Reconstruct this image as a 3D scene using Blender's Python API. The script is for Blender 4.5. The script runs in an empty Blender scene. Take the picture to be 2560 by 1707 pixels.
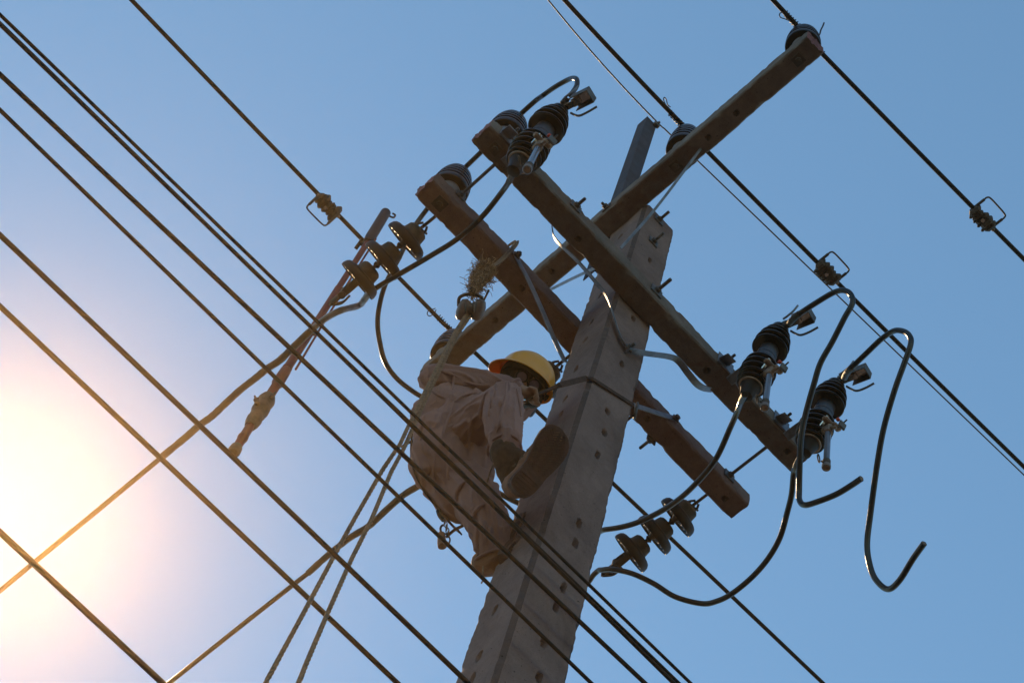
import bpy, bmesh, math, random
import numpy as np
from mathutils import Vector, Matrix, noise
random.seed(7)
C = bpy.context.scene.collection
sc = bpy.context.scene

# ------------------------------------------------------------------ camera
EL, AZ, RO, FPX = 1.14900608, 1.13409844, 0.39150522, 4951.0
CAM = Vector((-1.88213, -3.04530, 1.60))
fwd = Vector((math.cos(EL)*math.cos(AZ), math.cos(EL)*math.sin(AZ), math.sin(EL)))
rt0 = Vector((math.sin(AZ), -math.cos(AZ), 0)); up0 = rt0.cross(fwd)
RT = rt0*math.cos(RO) + up0*math.sin(RO); UP = -rt0*math.sin(RO) + up0*math.cos(RO)
cd = bpy.data.cameras.new('camera'); cam = bpy.data.objects.new('camera', cd); C.objects.link(cam)
cam.matrix_world = Matrix((( RT.x, UP.x, -fwd.x, CAM.x), (RT.y, UP.y, -fwd.y, CAM.y), (RT.z, UP.z, -fwd.z, CAM.z), (0, 0, 0, 1)))
cd.sensor_width = 36; cd.lens = FPX/2560*36; cd.clip_start = .05; cd.clip_end = 2000
sc.camera = cam

def ray(px, py): return fwd + RT*((px-1280)/FPX) - UP*((py-853.5)/FPX)
def at(px, py, ax, v):
    """point of the photograph's line of sight that lies on the plane ax = v (metres)"""
    d = ray(px, py); i = 'xyz'.index(ax); return CAM + d*((v-CAM[i])/d[i])
def far(px, py, dist): return CAM + ray(px, py).normalized()*dist

# ------------------------------------------------------------------ light
SUN = ray(-10, 1290).normalized()
w = bpy.data.worlds.new('World'); sc.world = w; w.use_nodes = True
nt = w.node_tree; nt.nodes.clear()
out = nt.nodes.new('ShaderNodeOutputWorld'); bg = nt.nodes.new('ShaderNodeBackground'); sky = nt.nodes.new('ShaderNodeTexSky')
sky.sky_type = 'NISHITA'; sky.sun_disc = False
sky.sun_elevation = math.asin(SUN.z); sky.sun_rotation = math.atan2(SUN.x, SUN.y)
sky.air_density = 1.0; sky.dust_density = 0.03; sky.ozone_density = 6; sky.altitude = 0
bg.inputs['Strength'].default_value = .15
wb = nt.nodes.new('ShaderNodeMix'); wb.data_type = 'RGBA'; wb.blend_type = 'MULTIPLY'; wb.inputs[0].default_value = 1; wb.inputs[7].default_value = (1.01, 1.10, .89, 1)
nt.links.new(sky.outputs[0], wb.inputs[6]); nt.links.new(wb.outputs[2], bg.inputs[0]); nt.links.new(bg.outputs[0], out.inputs[0])
sd = bpy.data.lights.new('sun', 'SUN'); sd.energy = 3.2; sd.angle = math.radians(.5); sd.color = (1, .66, .34)
sun = bpy.data.objects.new('sun', sd); C.objects.link(sun); sun.rotation_euler = SUN.to_track_quat('Z', 'Y').to_euler()
sc.view_settings.view_transform = 'Standard'; sc.view_settings.look = 'None'
sc.view_settings.exposure = .33; sc.view_settings.gamma = 1; sc.view_settings.use_curve_mapping = False

# ------------------------------------------------------------------ materials
MATS = {}
def mat(name, col, rough=.6, metal=0, vary=.25, scale=12, bump=.0, bscale=60, col2=None, stretch=None, coat=0, spec=.5, sss=None, transm=0):
    if name in MATS: return MATS[name]
    m = bpy.data.materials.new(name); m.use_nodes = True; n = m.node_tree; b = n.nodes['Principled BSDF']
    tc = n.nodes.new('ShaderNodeTexCoord'); mp = n.nodes.new('ShaderNodeMapping'); n.links.new(tc.outputs['Object'], mp.inputs[0])
    if stretch: mp.inputs['Scale'].default_value = stretch
    nz = n.nodes.new('ShaderNodeTexNoise'); nz.inputs['Scale'].default_value = scale; nz.inputs['Detail'].default_value = 8; nz.inputs['Roughness'].default_value = .62
    n.links.new(mp.outputs[0], nz.inputs['Vector'])
    rp = n.nodes.new('ShaderNodeValToRGB'); rp.color_ramp.elements[0].position = .34; rp.color_ramp.elements[1].position = .68
    c2 = col2 or tuple(min(1, c*(1+vary)) for c in col); c1 = tuple(c*(1-vary) for c in col) if not col2 else col
    rp.color_ramp.elements[0].color = (*c1, 1); rp.color_ramp.elements[1].color = (*c2, 1)
    n.links.new(nz.outputs['Fac'], rp.inputs[0]); n.links.new(rp.outputs[0], b.inputs['Base Color'])
    b.inputs['Roughness'].default_value = rough; b.inputs['Metallic'].default_value = metal
    b.inputs['Coat Weight'].default_value = coat; b.inputs['Specular IOR Level'].default_value = spec
    mr = n.nodes.new('ShaderNodeMapRange'); mr.inputs['To Min'].default_value = max(.02, rough*.8); mr.inputs['To Max'].default_value = min(1, rough*1.2)
    n.links.new(nz.outputs['Fac'], mr.inputs[0]); n.links.new(mr.outputs[0], b.inputs['Roughness'])
    if bump:
        n2 = n.nodes.new('ShaderNodeTexNoise'); n2.inputs['Scale'].default_value = bscale; n2.inputs['Detail'].default_value = 6
        n.links.new(mp.outputs[0], n2.inputs['Vector'])
        bp = n.nodes.new('ShaderNodeBump'); bp.inputs['Strength'].default_value = bump; bp.inputs['Distance'].default_value = .01
        n.links.new(n2.outputs['Fac'], bp.inputs['Height']); n.links.new(bp.outputs[0], b.inputs['Normal'])
    if transm:
        b.inputs['Subsurface Weight'].default_value = transm; b.inputs['Subsurface Radius'].default_value = (.02, .012, .004); b.inputs['Subsurface Scale'].default_value = .5
    MATS[name] = m; return m

def concrete(name, base, dark, stain, stain_amt, streak):
    """weathered concrete: cloudy tone, rust and soil stains, fine pits and hairlines"""
    m = bpy.data.materials.new(name); m.use_nodes = True; n = m.node_tree; b = n.nodes['Principled BSDF']
    N = n.nodes.new; L = n.links.new
    tc = N('ShaderNodeTexCoord')
    def nz(scale, det=8, st=None, rgh=.6, dist=0):
        mp = N('ShaderNodeMapping'); L(tc.outputs['Object'], mp.inputs[0])
        if st: mp.inputs['Scale'].default_value = st
        x = N('ShaderNodeTexNoise'); x.inputs['Scale'].default_value = scale; x.inputs['Detail'].default_value = det
        x.inputs['Roughness'].default_value = rgh; x.inputs['Distortion'].default_value = dist; L(mp.outputs[0], x.inputs['Vector']); return x
    def ramp(src, a, b_, ca=(0, 0, 0), cb=(1, 1, 1)):
        r = N('ShaderNodeValToRGB'); r.color_ramp.elements[0].position = a; r.color_ramp.elements[1].position = b_
        r.color_ramp.elements[0].color = (*ca, 1); r.color_ramp.elements[1].color = (*cb, 1); L(src, r.inputs[0]); return r
    def mix(f, a, bb, mode='MIX'):
        x = N('ShaderNodeMix'); x.data_type = 'RGBA'; x.blend_type = mode; L(f, x.inputs[0]) if not isinstance(f, float) else setattr(x.inputs[0], 'default_value', f)
        L(a, x.inputs[6]); L(bb, x.inputs[7]); return x.outputs[2]
    tone = ramp(nz(3.2, 10, None, .7).outputs['Fac'], .3, .72, dark, base)
    st = N('ShaderNodeRGB'); st.outputs[0].default_value = (*stain, 1)
    sm = ramp(nz(5.5, 9, streak, .66, .6).outputs['Fac'], .5, .66)
    ml = N('ShaderNodeMath'); ml.operation = 'MULTIPLY'; ml.inputs[1].default_value = stain_amt; L(sm.outputs[0], ml.inputs[0])
    c = mix(ml.outputs[0], tone.outputs[0], st.outputs[0])
    pit = ramp(nz(80, 4, None, .5).outputs['Fac'], .27, .33); dk = N('ShaderNodeRGB'); dk.outputs[0].default_value = (dark[0]*.4, dark[1]*.4, dark[2]*.4, 1)
    inv = N('ShaderNodeMath'); inv.operation = 'SUBTRACT'; inv.inputs[0].default_value = 1; L(pit.outputs[0], inv.inputs[1])
    c = mix(inv.outputs[0], c, dk.outputs[0])
    gr = ramp(nz(240, 3).outputs['Fac'], .25, .75, (.78, .78, .78), (1.15, 1.15, 1.15)); c = mix(1.0, c, gr.outputs[0], 'MULTIPLY')
    L(c, b.inputs['Base Color']); b.inputs['Roughness'].default_value = .93; b.inputs['Specular IOR Level'].default_value = .2
    bp = N('ShaderNodeBump'); bp.inputs['Strength'].default_value = .55; bp.inputs['Distance'].default_value = .006
    L(nz(48, 9, None, .7).outputs['Fac'], bp.inputs['Height']); L(bp.outputs[0], b.inputs['Normal'])
    return m

ANGLE_M = mat('dull_zinc', (.036, .043, .060), .75, .0, .35, 9, .2, 50, spec=.15)
POLE_M = concrete('pole_concrete', (.235, .162, .150), (.120, .084, .080), (.095, .064, .058), .5, (1, 1, .35))
ARRIS_M = concrete('dark_arris_concrete', (.105, .080, .080), (.06, .047, .048), (.16, .115, .105), .45, (1, 1, .3))  # pole chamfer strips, coloured darker than the faces
ARM_M = concrete('arm_concrete', (.225, .190, .170), (.082, .068, .062), (.12, .066, .050), .6, (1, 1, 1))
ARM2_M = concrete('arm_concrete_reddish', (.26, .175, .150), (.11, .070, .060), (.15, .068, .050), .6, (1, 1, 1))
BREAK_M = concrete('broken_concrete', (.36, .20, .21), (.12, .045, .055), (.32, .10, .12), .8, (1, 1, 1))
CABLE_M = mat('black_cable_sheath', (.010, .010, .012), .3, 0, .25, 30, .12, 90, spec=.35)
WIRE_M = mat('line_sheath', (.008, .007, .007), .58, 0, .3, 25, spec=.2)
TAPE_M = mat('wrapped_tape', (.018, .015, .014), .55, 0, .3, 20, .3, 60)
ALU_M = mat('grey_tape_sleeve', (.17, .165, .17), .4, .4, .3, 18, .3, 50)
PORC_M = mat('dark_porcelain', (.010, .008, .009), .33, 0, .3, 10, .05, 20, spec=.3)
BROWN_M = mat('brown_porcelain', (.014, .008, .007), .52, 0, .3, 10, spec=.22)
PALE_M = mat('grey_porcelain_cup', (.16, .14, .15), .5, 0, .2, 14)
GALV_M = mat('galvanised_steel', (.15, .165, .20), .5, .45, .35, 22, .1, 60)
DULL_M = mat('dull_steel', (.10, .095, .095), .58, .55, .4, 25, .25, 70)
RUST_M = mat('rusty_steel', (.075, .055, .043), .75, .3, .45, 30, .4, 80)
CAP_M = mat('weathered_iron_cap', (.070, .058, .052), .8, .1, .3, 25, .3, 70)
BRONZE_M = mat('bronze_casting', (.26, .17, .12), .45, .5, .35, 40, .4, 60)
CHROME_M = mat('bright_contact_metal', (.62, .56, .50), .16, .95, .2, 30)
BAND_M = mat('metal_band', (.06, .065, .085), .3, .3, .25, 12)
TUBE_M = mat('fuse_tube_grey', (.12, .13, .17), .2, .1, .15, 10, coat=.5)
RED_M = mat('red_glass_fibre', (.12, .009, .010), .55, 0, .3, 14, spec=.25)
DARKRED_M = mat('dark_stick_head', (.010, .008, .010), .5, 0, .3, 12, spec=.2)
ROPE_M = mat('hemp_rope', (.19, .125, .08), .9, 0, .35, 60, .6, 200)
FIBRE_M = mat('frayed_fibre', (.07, .036, .02), .85, 0, .45, 45, col2=(.42, .26, .14))
BLOCK_M = mat('pulley_shell', (.12, .10, .105), .4, .2, .3, 20)
STRAP_M = mat('brown_webbing', (.060, .040, .036), .9, 0, .3, 30, .4, 160, spec=.1)
SHAFT_M = mat('dark_boot_shaft', (.055, .034, .024), .85, 0, .4, 30, .4, 90, spec=.2)
CLOTH_M = mat('beige_brown_workwear', (.26, .155, .145), .92, 0, .08, 9, .4, 260, spec=.12)
SKIN_M = mat('skin', (.24, .13, .085), .55, 0, .15, 12)
BLACK_M = mat('black_fabric', (.018, .022, .02), .9, 0, .35, 20, .4, 120)
HELM_M = mat('yellow_hard_hat_plastic', (.70, .295, .004), .3, 0, .06, 4, coat=.25, transm=.25)
LENS_M = mat('goggle_lens', (.16, .13, .15), .12, .2, .3, 20, coat=1)
BOOT_M = mat('tan_boot_leather', (.19, .085, .048), .8, 0, .28, 14, .4, 90)
SOLE_M = mat('rubber_sole', (.072, .033, .025), .85, 0, .3, 16, .3, 80)
LACE_M = mat('dark_laces', (.07, .055, .045), .85, 0, .3, 30)
RED2_M = mat('red_mark', (.5, .05, .02), .5)
GROUND_M = mat('dry_earth', (.046, .040, .038), .95, 0, .3, .6, .3, 8)

# ------------------------------------------------------------------ object helpers
def obj(name, bm_or_me, m, parent=None, smooth=True):
    me = bm_or_me
    if isinstance(me, bmesh.types.BMesh):
        me2 = bpy.data.meshes.new(name); me.normal_update(); me.to_mesh(me2); me.free(); me = me2
    if m is not None and not len(me.materials): me.materials.append(m)
    if smooth:
        for p in me.polygons: p.use_smooth = True
        try: me.set_sharp_from_angle(angle=math.radians(38))
        except Exception: pass
    o = bpy.data.objects.new(name, me); C.objects.link(o)
    if parent: o.parent = parent
    return o
def thing(name, label, cat, group=None):
    o = bpy.data.objects.new(name, None); C.objects.link(o); o.empty_display_size = .1
    return tag(o, label, cat, group)
def tag(o, label, cat, group=None):
    o['label'] = label; o['category'] = cat
    if group: o['group'] = group
    return o
def based(t, loc):
    """move a thing's origin to loc while its parts stay where they are"""
    t.location = loc
    for ch in t.children:
        ch.matrix_parent_inverse = Matrix.Translation(-Vector(loc))
    return t

def frame_along(d):
    d = d.normalized(); a = Vector((0, 0, 1)) if abs(d.z) < .9 else Vector((1, 0, 0))
    x = d.cross(a).normalized(); return x, d.cross(x).normalized()
def smooth_path(pts, n=8):
    P = [Vector(p) for p in pts]
    if len(P) < 3: return P
    Q = [P[0]*2-P[1]] + P + [P[-1]*2-P[-2]]; R = []
    for i in range(1, len(Q)-2):
        a, b, c, d = Q[i-1:i+3]
        for k in range(n):
            t = k/n
            R.append(.5*((2*b) + (c-a)*t + (2*a-5*b+4*c-d)*t*t + (3*b-a-3*c+d)*t**3))
    R.append(P[-1]); return R
def tube(bm, path, r, seg=10, cap=True, flat=None):
    """a round (or flat: (width, thickness, side vector)) rod along path; r a number or one per point"""
    n = len(path); rings = []; x = None
    for i, p in enumerate(path):
        d = (path[min(i+1, n-1)] - path[max(i-1, 0)]).normalized()
        if flat:
            s = flat[2]; x = (s - d*s.dot(d)).normalized(); y = d.cross(x)
            hw, ht = flat[0]/2, flat[1]/2
            rings.append([bm.verts.new(p + x*a*hw + y*b*ht) for a, b in ((1, .6), (.93, 1), (-.93, 1), (-1, .6), (-1, -.6), (-.93, -1), (.93, -1), (1, -.6))]); continue
        if x is None: x, y = frame_along(d)
        else: x = (x - d*x.dot(d)).normalized(); y = d.cross(x)
        rr = r[i] if isinstance(r, (list, tuple, np.ndarray)) else r
        rings.append([bm.verts.new(p + (x*math.cos(a) + y*math.sin(a))*rr) for a in (2*math.pi*k/seg for k in range(seg))])
    m = len(rings[0])
    for A, B in zip(rings, rings[1:]):
        for k in range(m): bm.faces.new((A[k], A[(k+1) % m], B[(k+1) % m], B[k]))
    if cap: bm.faces.new(rings[0][::-1]); bm.faces.new(rings[-1])
    return bm
def lathe(bm, o, axis, prof, seg=40):
    """prof: (distance along axis, radius) pairs"""
    d = axis.normalized(); x, y = frame_along(d); rings = []
    for s, r in prof:
        if r < 1e-5: rings.append([bm.verts.new(o + d*s)])
        else: rings.append([bm.verts.new(o + d*s + (x*math.cos(a) + y*math.sin(a))*r) for a in (2*math.pi*k/seg for k in range(seg))])
    for A, B in zip(rings, rings[1:]):
        for k in range(seg):
            k2 = (k+1) % seg
            if len(A) == 1 and len(B) == 1: break
            if len(A) == 1: bm.faces.new((A[0], B[k2], B[k]))
            elif len(B) == 1: bm.faces.new((A[k], A[k2], B[0]))
            else: bm.faces.new((A[k], A[k2], B[k2], B[k]))
    for R, rev in ((rings[0], 1), (rings[-1], 0)):
        if len(R) > 1: bm.faces.new(R[::-1] if rev else R)
    bmesh.ops.recalc_face_normals(bm, faces=bm.faces)
    return bm
def box(bm, c, ax, ay, az, hx, hy, hz, bev=.12):
    """a bevelled block: centre, three unit axes, half sizes"""
    t = bmesh.new(); bmesh.ops.create_cube(t, size=2)
    for v in t.verts: v.co = Vector((v.co.x*hx, v.co.y*hy, v.co.z*hz))
    bmesh.ops.bevel(t, geom=list(t.edges), offset=min(hx, hy, hz)*bev*2, segments=1, affect='EDGES')
    M = Matrix((ax, ay, az)).transposed().to_4x4(); M.translation = c; t.transform(M)
    me = bpy.data.meshes.new('t'); t.to_mesh(me); t.free(); bm.from_mesh(me); bpy.data.meshes.remove(me); return bm
def B(): return bmesh.new()
X, Y, Z = Vector((1, 0, 0)), Vector((0, 1, 0)), Vector((0, 0, 1))

def washer_bolt(parent, c, n, u, length, half=.028, r=.009, m=None, nutw=.017, thick=.004, back=0):
    """square washer plate on a face, nut and protruding threaded shank"""
    n = n.normalized(); u = (u - n*u.dot(n)).normalized(); v = n.cross(u); m = m or DULL_M
    b = B(); box(b, c + n*thick, u, v, n, half, half, thick); obj('washer_plate', b, m, parent, False)
    b = B(); lathe(b, c + n*thick*2, n, [(0, nutw), (.014, nutw), (.015, nutw*.9)], 6); obj('nut', b, m, parent, False)
    if length:
        b = B(); lathe(b, c + n*.01, n, [(-back, r)] + [(.01+i*.004, r*(1 if i % 2 else .86)) for i in range(int((length-.01)/.004))] + [(length, r*.8)], 10); obj('bolt_shank', b, m, parent)

# ------------------------------------------------------------------ ground and haze
g = B(); N = 60
for i in range(N+1):
    for j in range(N+1):
        x, y = (i/N-.5)*220, (j/N-.5)*220
        g.verts.new((x, y, .06*noise.noise(Vector((x*.2, y*.2, 0)))))
g.verts.ensure_lookup_table()
for i in range(N):
    for j in range(N): g.faces.new([g.verts[k] for k in (i*(N+1)+j, (i+1)*(N+1)+j, (i+1)*(N+1)+j+1, i*(N+1)+j+1)])
go = obj('ground', g, GROUND_M); go['kind'] = 'structure'
hm = bpy.data.materials.new('sun_glow_haze'); hm.use_nodes = True; hn = hm.node_tree; hn.nodes.clear()
ho = hn.nodes.new('ShaderNodeOutputMaterial'); hv = hn.nodes.new('ShaderNodeVolumePrincipled')
hv.inputs['Color'].default_value = (1, .74, .38, 1); hv.inputs['Density'].default_value = .00120; hv.inputs['Anisotropy'].default_value = .925  # haze added to make the sun glow; warm light is put into its colour
hn.links.new(hv.outputs[0], ho.inputs['Volume'])
b = B(); bmesh.ops.create_cube(b, size=1)
for v in b.verts: v.co = Vector((v.co.x*232, v.co.y*232, -1.2 if v.co.z < 0 else 14.3))
hz = obj('haze', b, hm, None, False); hz['kind'] = 'stuff'

# ------------------------------------------------------------------ pole
def pa(z): return .1223 + .0047*(9.6-z)
def pb(z): return .1271 - .0025*(9.6-z) if z > 5 else .1156
def beam(L0, L1, step, half, cham, axis, holes, rough, chip, ends, seed):
    """concrete member swept along axis: square section with chamfered arrises, chipped edges, sunk holes.
    half(s) gives the half widths (u, v); holes: list of (s, face, offset, ru, rs, depth)"""
    n = int((L1-L0)/step)+1; b = B(); rings = []
    ns = 0
    for i in range(n+1):
        s = L0 + (L1-L0)*i/n; hu, hv_ = half(s); c = cham
        loop = []
        def side(p, q, k):
            for t in range(k): loop.append((p[0]+(q[0]-p[0])*t/k, p[1]+(q[1]-p[1])*t/k))
        ku = 34 if axis(1, 0, 0).z > axis(0, 0, 0).z else 17; kc = 4
        P = [(-hu+c, -hv_), (hu-c, -hv_), (hu, -hv_+c), (hu, hv_-c), (hu-c, hv_), (-hu+c, hv_), (-hu, hv_-c), (-hu, -hv_+c)]
        for a in range(8): side(P[a], P[(a+1) % 8], ku if a % 2 == 0 else kc)
        ring = []
        for (u, v) in loop:
            q = Vector((s, u, v)); arr = max(0, 1-min(abs(abs(u)-hu), .03)/.03)*max(0, 1-min(abs(abs(v)-hv_), .03)/.03)
            d = noise.noise(q*38+Vector((seed, 0, 0)))*rough + noise.noise(q*9+Vector((0, seed, 0)))*rough*1.5
            ch = max(0, noise.noise(q*22+Vector((seed*2, 3, 1)))-.12)*chip*arr + max(0, noise.noise(q*6+Vector((1, seed, 1)))-.25)*chip*arr
            l = math.hypot(u, v); k = 1 + (d-ch)/l; uu, vv = u*k, v*k
            for (hs, f, off, ru, rs, dep) in holes:
                if abs(s-hs) > rs*1.6: continue
                fu, fv = {'-v': (u-off, v+hv_), '+v': (u-off, v-hv_), '-u': (v-off, u+hu), '+u': (v-off, u-hu)}[f]
                if abs(fv) > .004: continue
                rr = math.hypot(fu/ru, (s-hs)/rs)
                if rr < 1.25:
                    k2 = max(0, min(1, (1.25-rr)/.4))*dep
                    if f == '-v': vv += k2
                    elif f == '+v': vv -= k2
                    elif f == '-u': uu += k2
                    else: uu -= k2
            e = 0
            if i < 3 and ends[0]: e = ends[0]*(noise.noise(Vector((u*30, v*30, seed)))*.9 + noise.noise(Vector((u*90, v*90, seed)))*.5 + .2)
            if i > n-3 and ends[1]: e = -ends[1]*(noise.noise(Vector((u*30, v*30, seed+9)))*.9 + noise.noise(Vector((u*90, v*90, seed)))*.5 + .2)
            ring.append(b.verts.new(axis(s+e, uu, vv)))
        rings.append(ring)
    m = len(rings[0]); vert = axis(1, 0, 0).z > axis(0, 0, 0).z; per4 = ku+kc
    for A_, B_ in zip(rings, rings[1:]):
        for k in range(m):
            f_ = b.faces.new((A_[k], A_[(k+1) % m], B_[(k+1) % m], B_[k]))
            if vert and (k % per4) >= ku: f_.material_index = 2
    # rough end faces: inner ring and centre
    for R, sgn, idx in ((rings[0], 1, 1), (rings[-1], -1, 1)):
        prev = R; ctr = sum((v.co for v in R), Vector())/m
        for q in (.8, .6, .4, .2):
            cur = []
            for v in R:
                p = ctr + (v.co-ctr)*q
                amp = (ends[0] if sgn == 1 else ends[1])
                ax = (axis(1, 0, 0)-axis(0, 0, 0)).normalized()
                cur.append(b.verts.new(p + ax*amp*.9*noise.noise(p*45)))
            for k in range(m):
                f = b.faces.new((prev[k], prev[(k+1) % m], cur[(k+1) % m], cur[k])); f.material_index = idx if (ends[0] if sgn == 1 else ends[1]) else 0
            prev = cur
        f = b.faces.new(prev); f.material_index = idx if (ends[0] if sgn == 1 else ends[1]) else 0
    bmesh.ops.recalc_face_normals(b, faces=b.faces)
    return b

pole = thing('concrete_pole', 'grey tapered concrete utility pole rising through the crossarms', 'utility pole')
PH = []
for px, py in [(1582, 797), (1623, 652), (1554, 911), (1519, 1028), (1511, 1081), (1495, 1136), (1449, 1306), (1439, 1356), (1411, 1467), (1392, 1514), (1351, 1690), (1362, 1603)]:
    p = at(px, py, 'y', -.125); PH.append((p.z, '-v', p.x, .0095, .026, .04))
for px, py in [(1548, 588), (1499, 737), (1477, 804), (1462, 849), (1439, 921), (1413, 997), (1402, 1036), (1298, 1352), (1242, 1528), (1204, 1644), (1187, 1700)]:
    p = at(px, py, 'x', -.124); PH.append((p.z, '-u', p.y, .0095, .026, .04))
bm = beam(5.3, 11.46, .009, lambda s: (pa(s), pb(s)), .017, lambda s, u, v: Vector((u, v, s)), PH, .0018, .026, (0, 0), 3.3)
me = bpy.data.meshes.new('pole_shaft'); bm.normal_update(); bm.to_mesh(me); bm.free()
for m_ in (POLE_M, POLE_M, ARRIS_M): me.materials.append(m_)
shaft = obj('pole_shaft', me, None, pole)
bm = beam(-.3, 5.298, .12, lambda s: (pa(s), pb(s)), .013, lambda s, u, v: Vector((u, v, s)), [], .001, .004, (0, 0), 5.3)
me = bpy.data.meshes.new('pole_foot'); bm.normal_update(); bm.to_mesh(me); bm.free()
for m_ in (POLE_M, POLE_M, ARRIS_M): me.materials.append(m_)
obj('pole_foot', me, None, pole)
for wx, wy, tx, ty in ((1646, 552, 1675, 531), (1632, 606, 1660, 585)):
    p = at(wx, wy, 'y', -.131); washer_bolt(pole, p, -Y, Z, .066, .030, .009)
based(pole, (0, 0, 0))

# ------------------------------------------------------------------ crossarms
S = .06
def arm(name, label, along, c, L0, L1, holes, m, ends, seed):
    t = thing(name, label, 'crossarm', 'concrete crossarms on the pole')
    if along == 'x': ax = lambda s, u, v: Vector((s, c[0]+u, c[1]+v))
    else: ax = lambda s, u, v: Vector((c[0]+u, s, c[1]+v))
    b = beam(L0, L1, .0065, lambda s: (S, S), .008, ax, holes, .0014, .020, ends, seed)
    me = bpy.data.meshes.new('crossarm_beam'); b.normal_update(); b.to_mesh(me); b.free(); me.materials.append(m); me.materials.append(BREAK_M)
    obj('beam', me, None, t); return t
def hx(px, py, z, yc): p = at(px, py, 'z', z); return (p.x, '-v', p.y-yc, .012, .012, .04)
def hy(px, py, z, xc): p = at(px, py, 'z', z); return (p.y, '-v', p.x-xc, .012, .012, .04)
AY, AZc = -.191, 10.152
BY, BZ = .187, 10.150
CX, CZ = -.168, 11.455
armA = arm('crossarm', 'front crossarm carrying the three fuse cutouts, broken at its upper left end', 'x', (AY, AZc), -1.091, 1.076,
           [hx(1445, 597, 10.092, AY), hx(1767, 926, 10.092, AY), hx(1968, 1128, 10.092, AY)], ARM_M, (.012, .004), 1.7)
armB = arm('crossarm', 'reddish crossarm behind and below the front one, with the hanging rope tied round it', 'x', (BY, BZ), -1.086, 1.079,
           [hx(1303, 720, 10.09, BY), hx(1618, 1047, 10.09, BY), hx(1812, 1246, 10.09, BY)], ARM2_M, (.013, .004), 4.4)
armC = arm('crossarm', 'long topmost crossarm running the other way, from upper right to the hard hat', 'y', (CX, CZ), -1.343, 1.456,
           [hy(1841, 283, 11.395, CX), hy(1770, 344, 11.395, CX), hy(1379, 679, 11.395, CX), hy(1239, 800, 11.395, CX)], ARM_M, (.012, .004), 8.1)
# bolts and stud plates under the arms
p = at(1100, 509, 'z', 10.09); washer_bolt(armB, p, -Z, X+Y*.0, .018, .03, .01, RUST_M)
p = at(1996, 150, 'z', 11.395); washer_bolt(armC, p, -Z, X, .018, .028, .01, CAP_M)
p = at(1690, 415, 'z', 11.395); washer_bolt(armC, p, -Z, X, .018, .028, .01, RUST_M)
p = at(1238, 372, 'z', 10.092); washer_bolt(armA, p, -Z, X, .016, .026, .01, RUST_M)
p = at(1438, 518, 'y', AY-S); washer_bolt(armA, p, -Y, X, .055, .032, .009)
p = at(1640, 729, 'y', AY-S); washer_bolt(armA, p, -Y, X, .085, .034, .010)
p = at(1822, 1190, 'y', BY-S); washer_bolt(armB, p, -Y, X, .0, .032, .009)
p = at(1150, 490, 'y', BY-S); washer_bolt(armB, p, -Y, X, .0, .028, .009)
p = at(1517, 520, 'x', CX-S); washer_bolt(armC, p, -X, Y, .03, .026, .009)
p = at(1630, 1096, 'y', BY+S); washer_bolt(armB, p, Y, X, .07, .028, .009)
based(armA, (0, AY, 10.092)); based(armB, (0, BY, 10.09)); based(armC, (CX, 0, 11.395))
for (px, py), lab in (((1150, 490), 'dark spacer rod bolted between the two parallel crossarms at their upper left ends'), ((1822, 1190), 'dark spacer rod bolted between the two parallel crossarms at their lower right ends')):
    p = at(px, py, 'y', BY-S); b = B(); tube(b, [Vector((p.x, BY-S-.01, p.z)), Vector((p.x, AY+S-.005, p.z))], .0085, 12)
    tag(obj('spacer_rod', b, DULL_M), lab, 'rod', 'spacer rods between the crossarms')

# ------------------------------------------------------------------ steel angle, braces
t = thing('steel_angle_bracket', 'grey steel angle upright standing above the pole top, holding the thin wire', 'bracket')
b = B(); zt = at(1642, 312, 'y', .135).z; ax_ = -.075
for (x0, x1, y0, y1) in ((-.045, .04, 0, .006), (-.045, -.039, .0062, .085)):
    box(b, Vector((ax_+(x0+x1)/2, .142+(y0+y1)/2, (zt+10.9)/2)), X, Y, Z, (x1-x0)/2, (y1-y0)/2, (zt-10.9)/2, .1)
obj('angle_bar', b, ANGLE_M, t, False)
b = B(); box(b, Vector((ax_+.03, .128, zt-.03)), X, Y, Z, .02, .013, .025); tube(b, [Vector((ax_+.03, .10, zt-.03)), Vector((ax_+.03, .18, zt-.03))], .008)
obj('wire_clamp', b, DULL_M, t)
based(t, (ax_, .142, 10.9))
def strap(label, pts, wd=.038, th=.005, side=Y, m=GALV_M, bolts=(), name='brace_bar'):
    t = thing(name, label, 'brace', 'flat steel braces of the crossarms')
    b = B(); tube(b, smooth_path(pts, 6), 0, flat=(wd, th, side)); obj('flat_bar', b, m, t)
    for (p, n, l) in bolts: washer_bolt(t, p, n, X if abs(n.x) < .5 else Y, l, .018, .009, nutw=.015)
    based(t, pts[0]); return t
v = lambda px, py, y: at(px, py, 'y', y)
strap('bent flat steel brace from the front crossarm down left to the bolt on the pole',
      [v(1381, 572, -.13), v(1385, 592, -.15), v(1403, 614, -.17), v(1443, 652, -.18), v(1484, 699, -.165), v(1514, 737, -.15), v(1531, 780, -.145), v(1553, 845, -.143), v(1571, 872, -.141)],
      .034, .005, Vector((.55, .5, .6)), GALV_M, [(v(1571, 872, -.145), -Y, .03)])
strap('bent flat steel brace from the bolt on the pole out right to the front crossarm',
      [v(1568, 874, -.148), v(1590, 879, -.15), v(1620, 884, -.16), v(1675, 892, -.17), v(1697, 903, -.17), v(1721, 934, -.16), v(1743, 960, -.145), v(1762, 971, -.135), v(1784, 975, -.128)],
      .036, .005, Vector((.1, 1, .25)), GALV_M)
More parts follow.
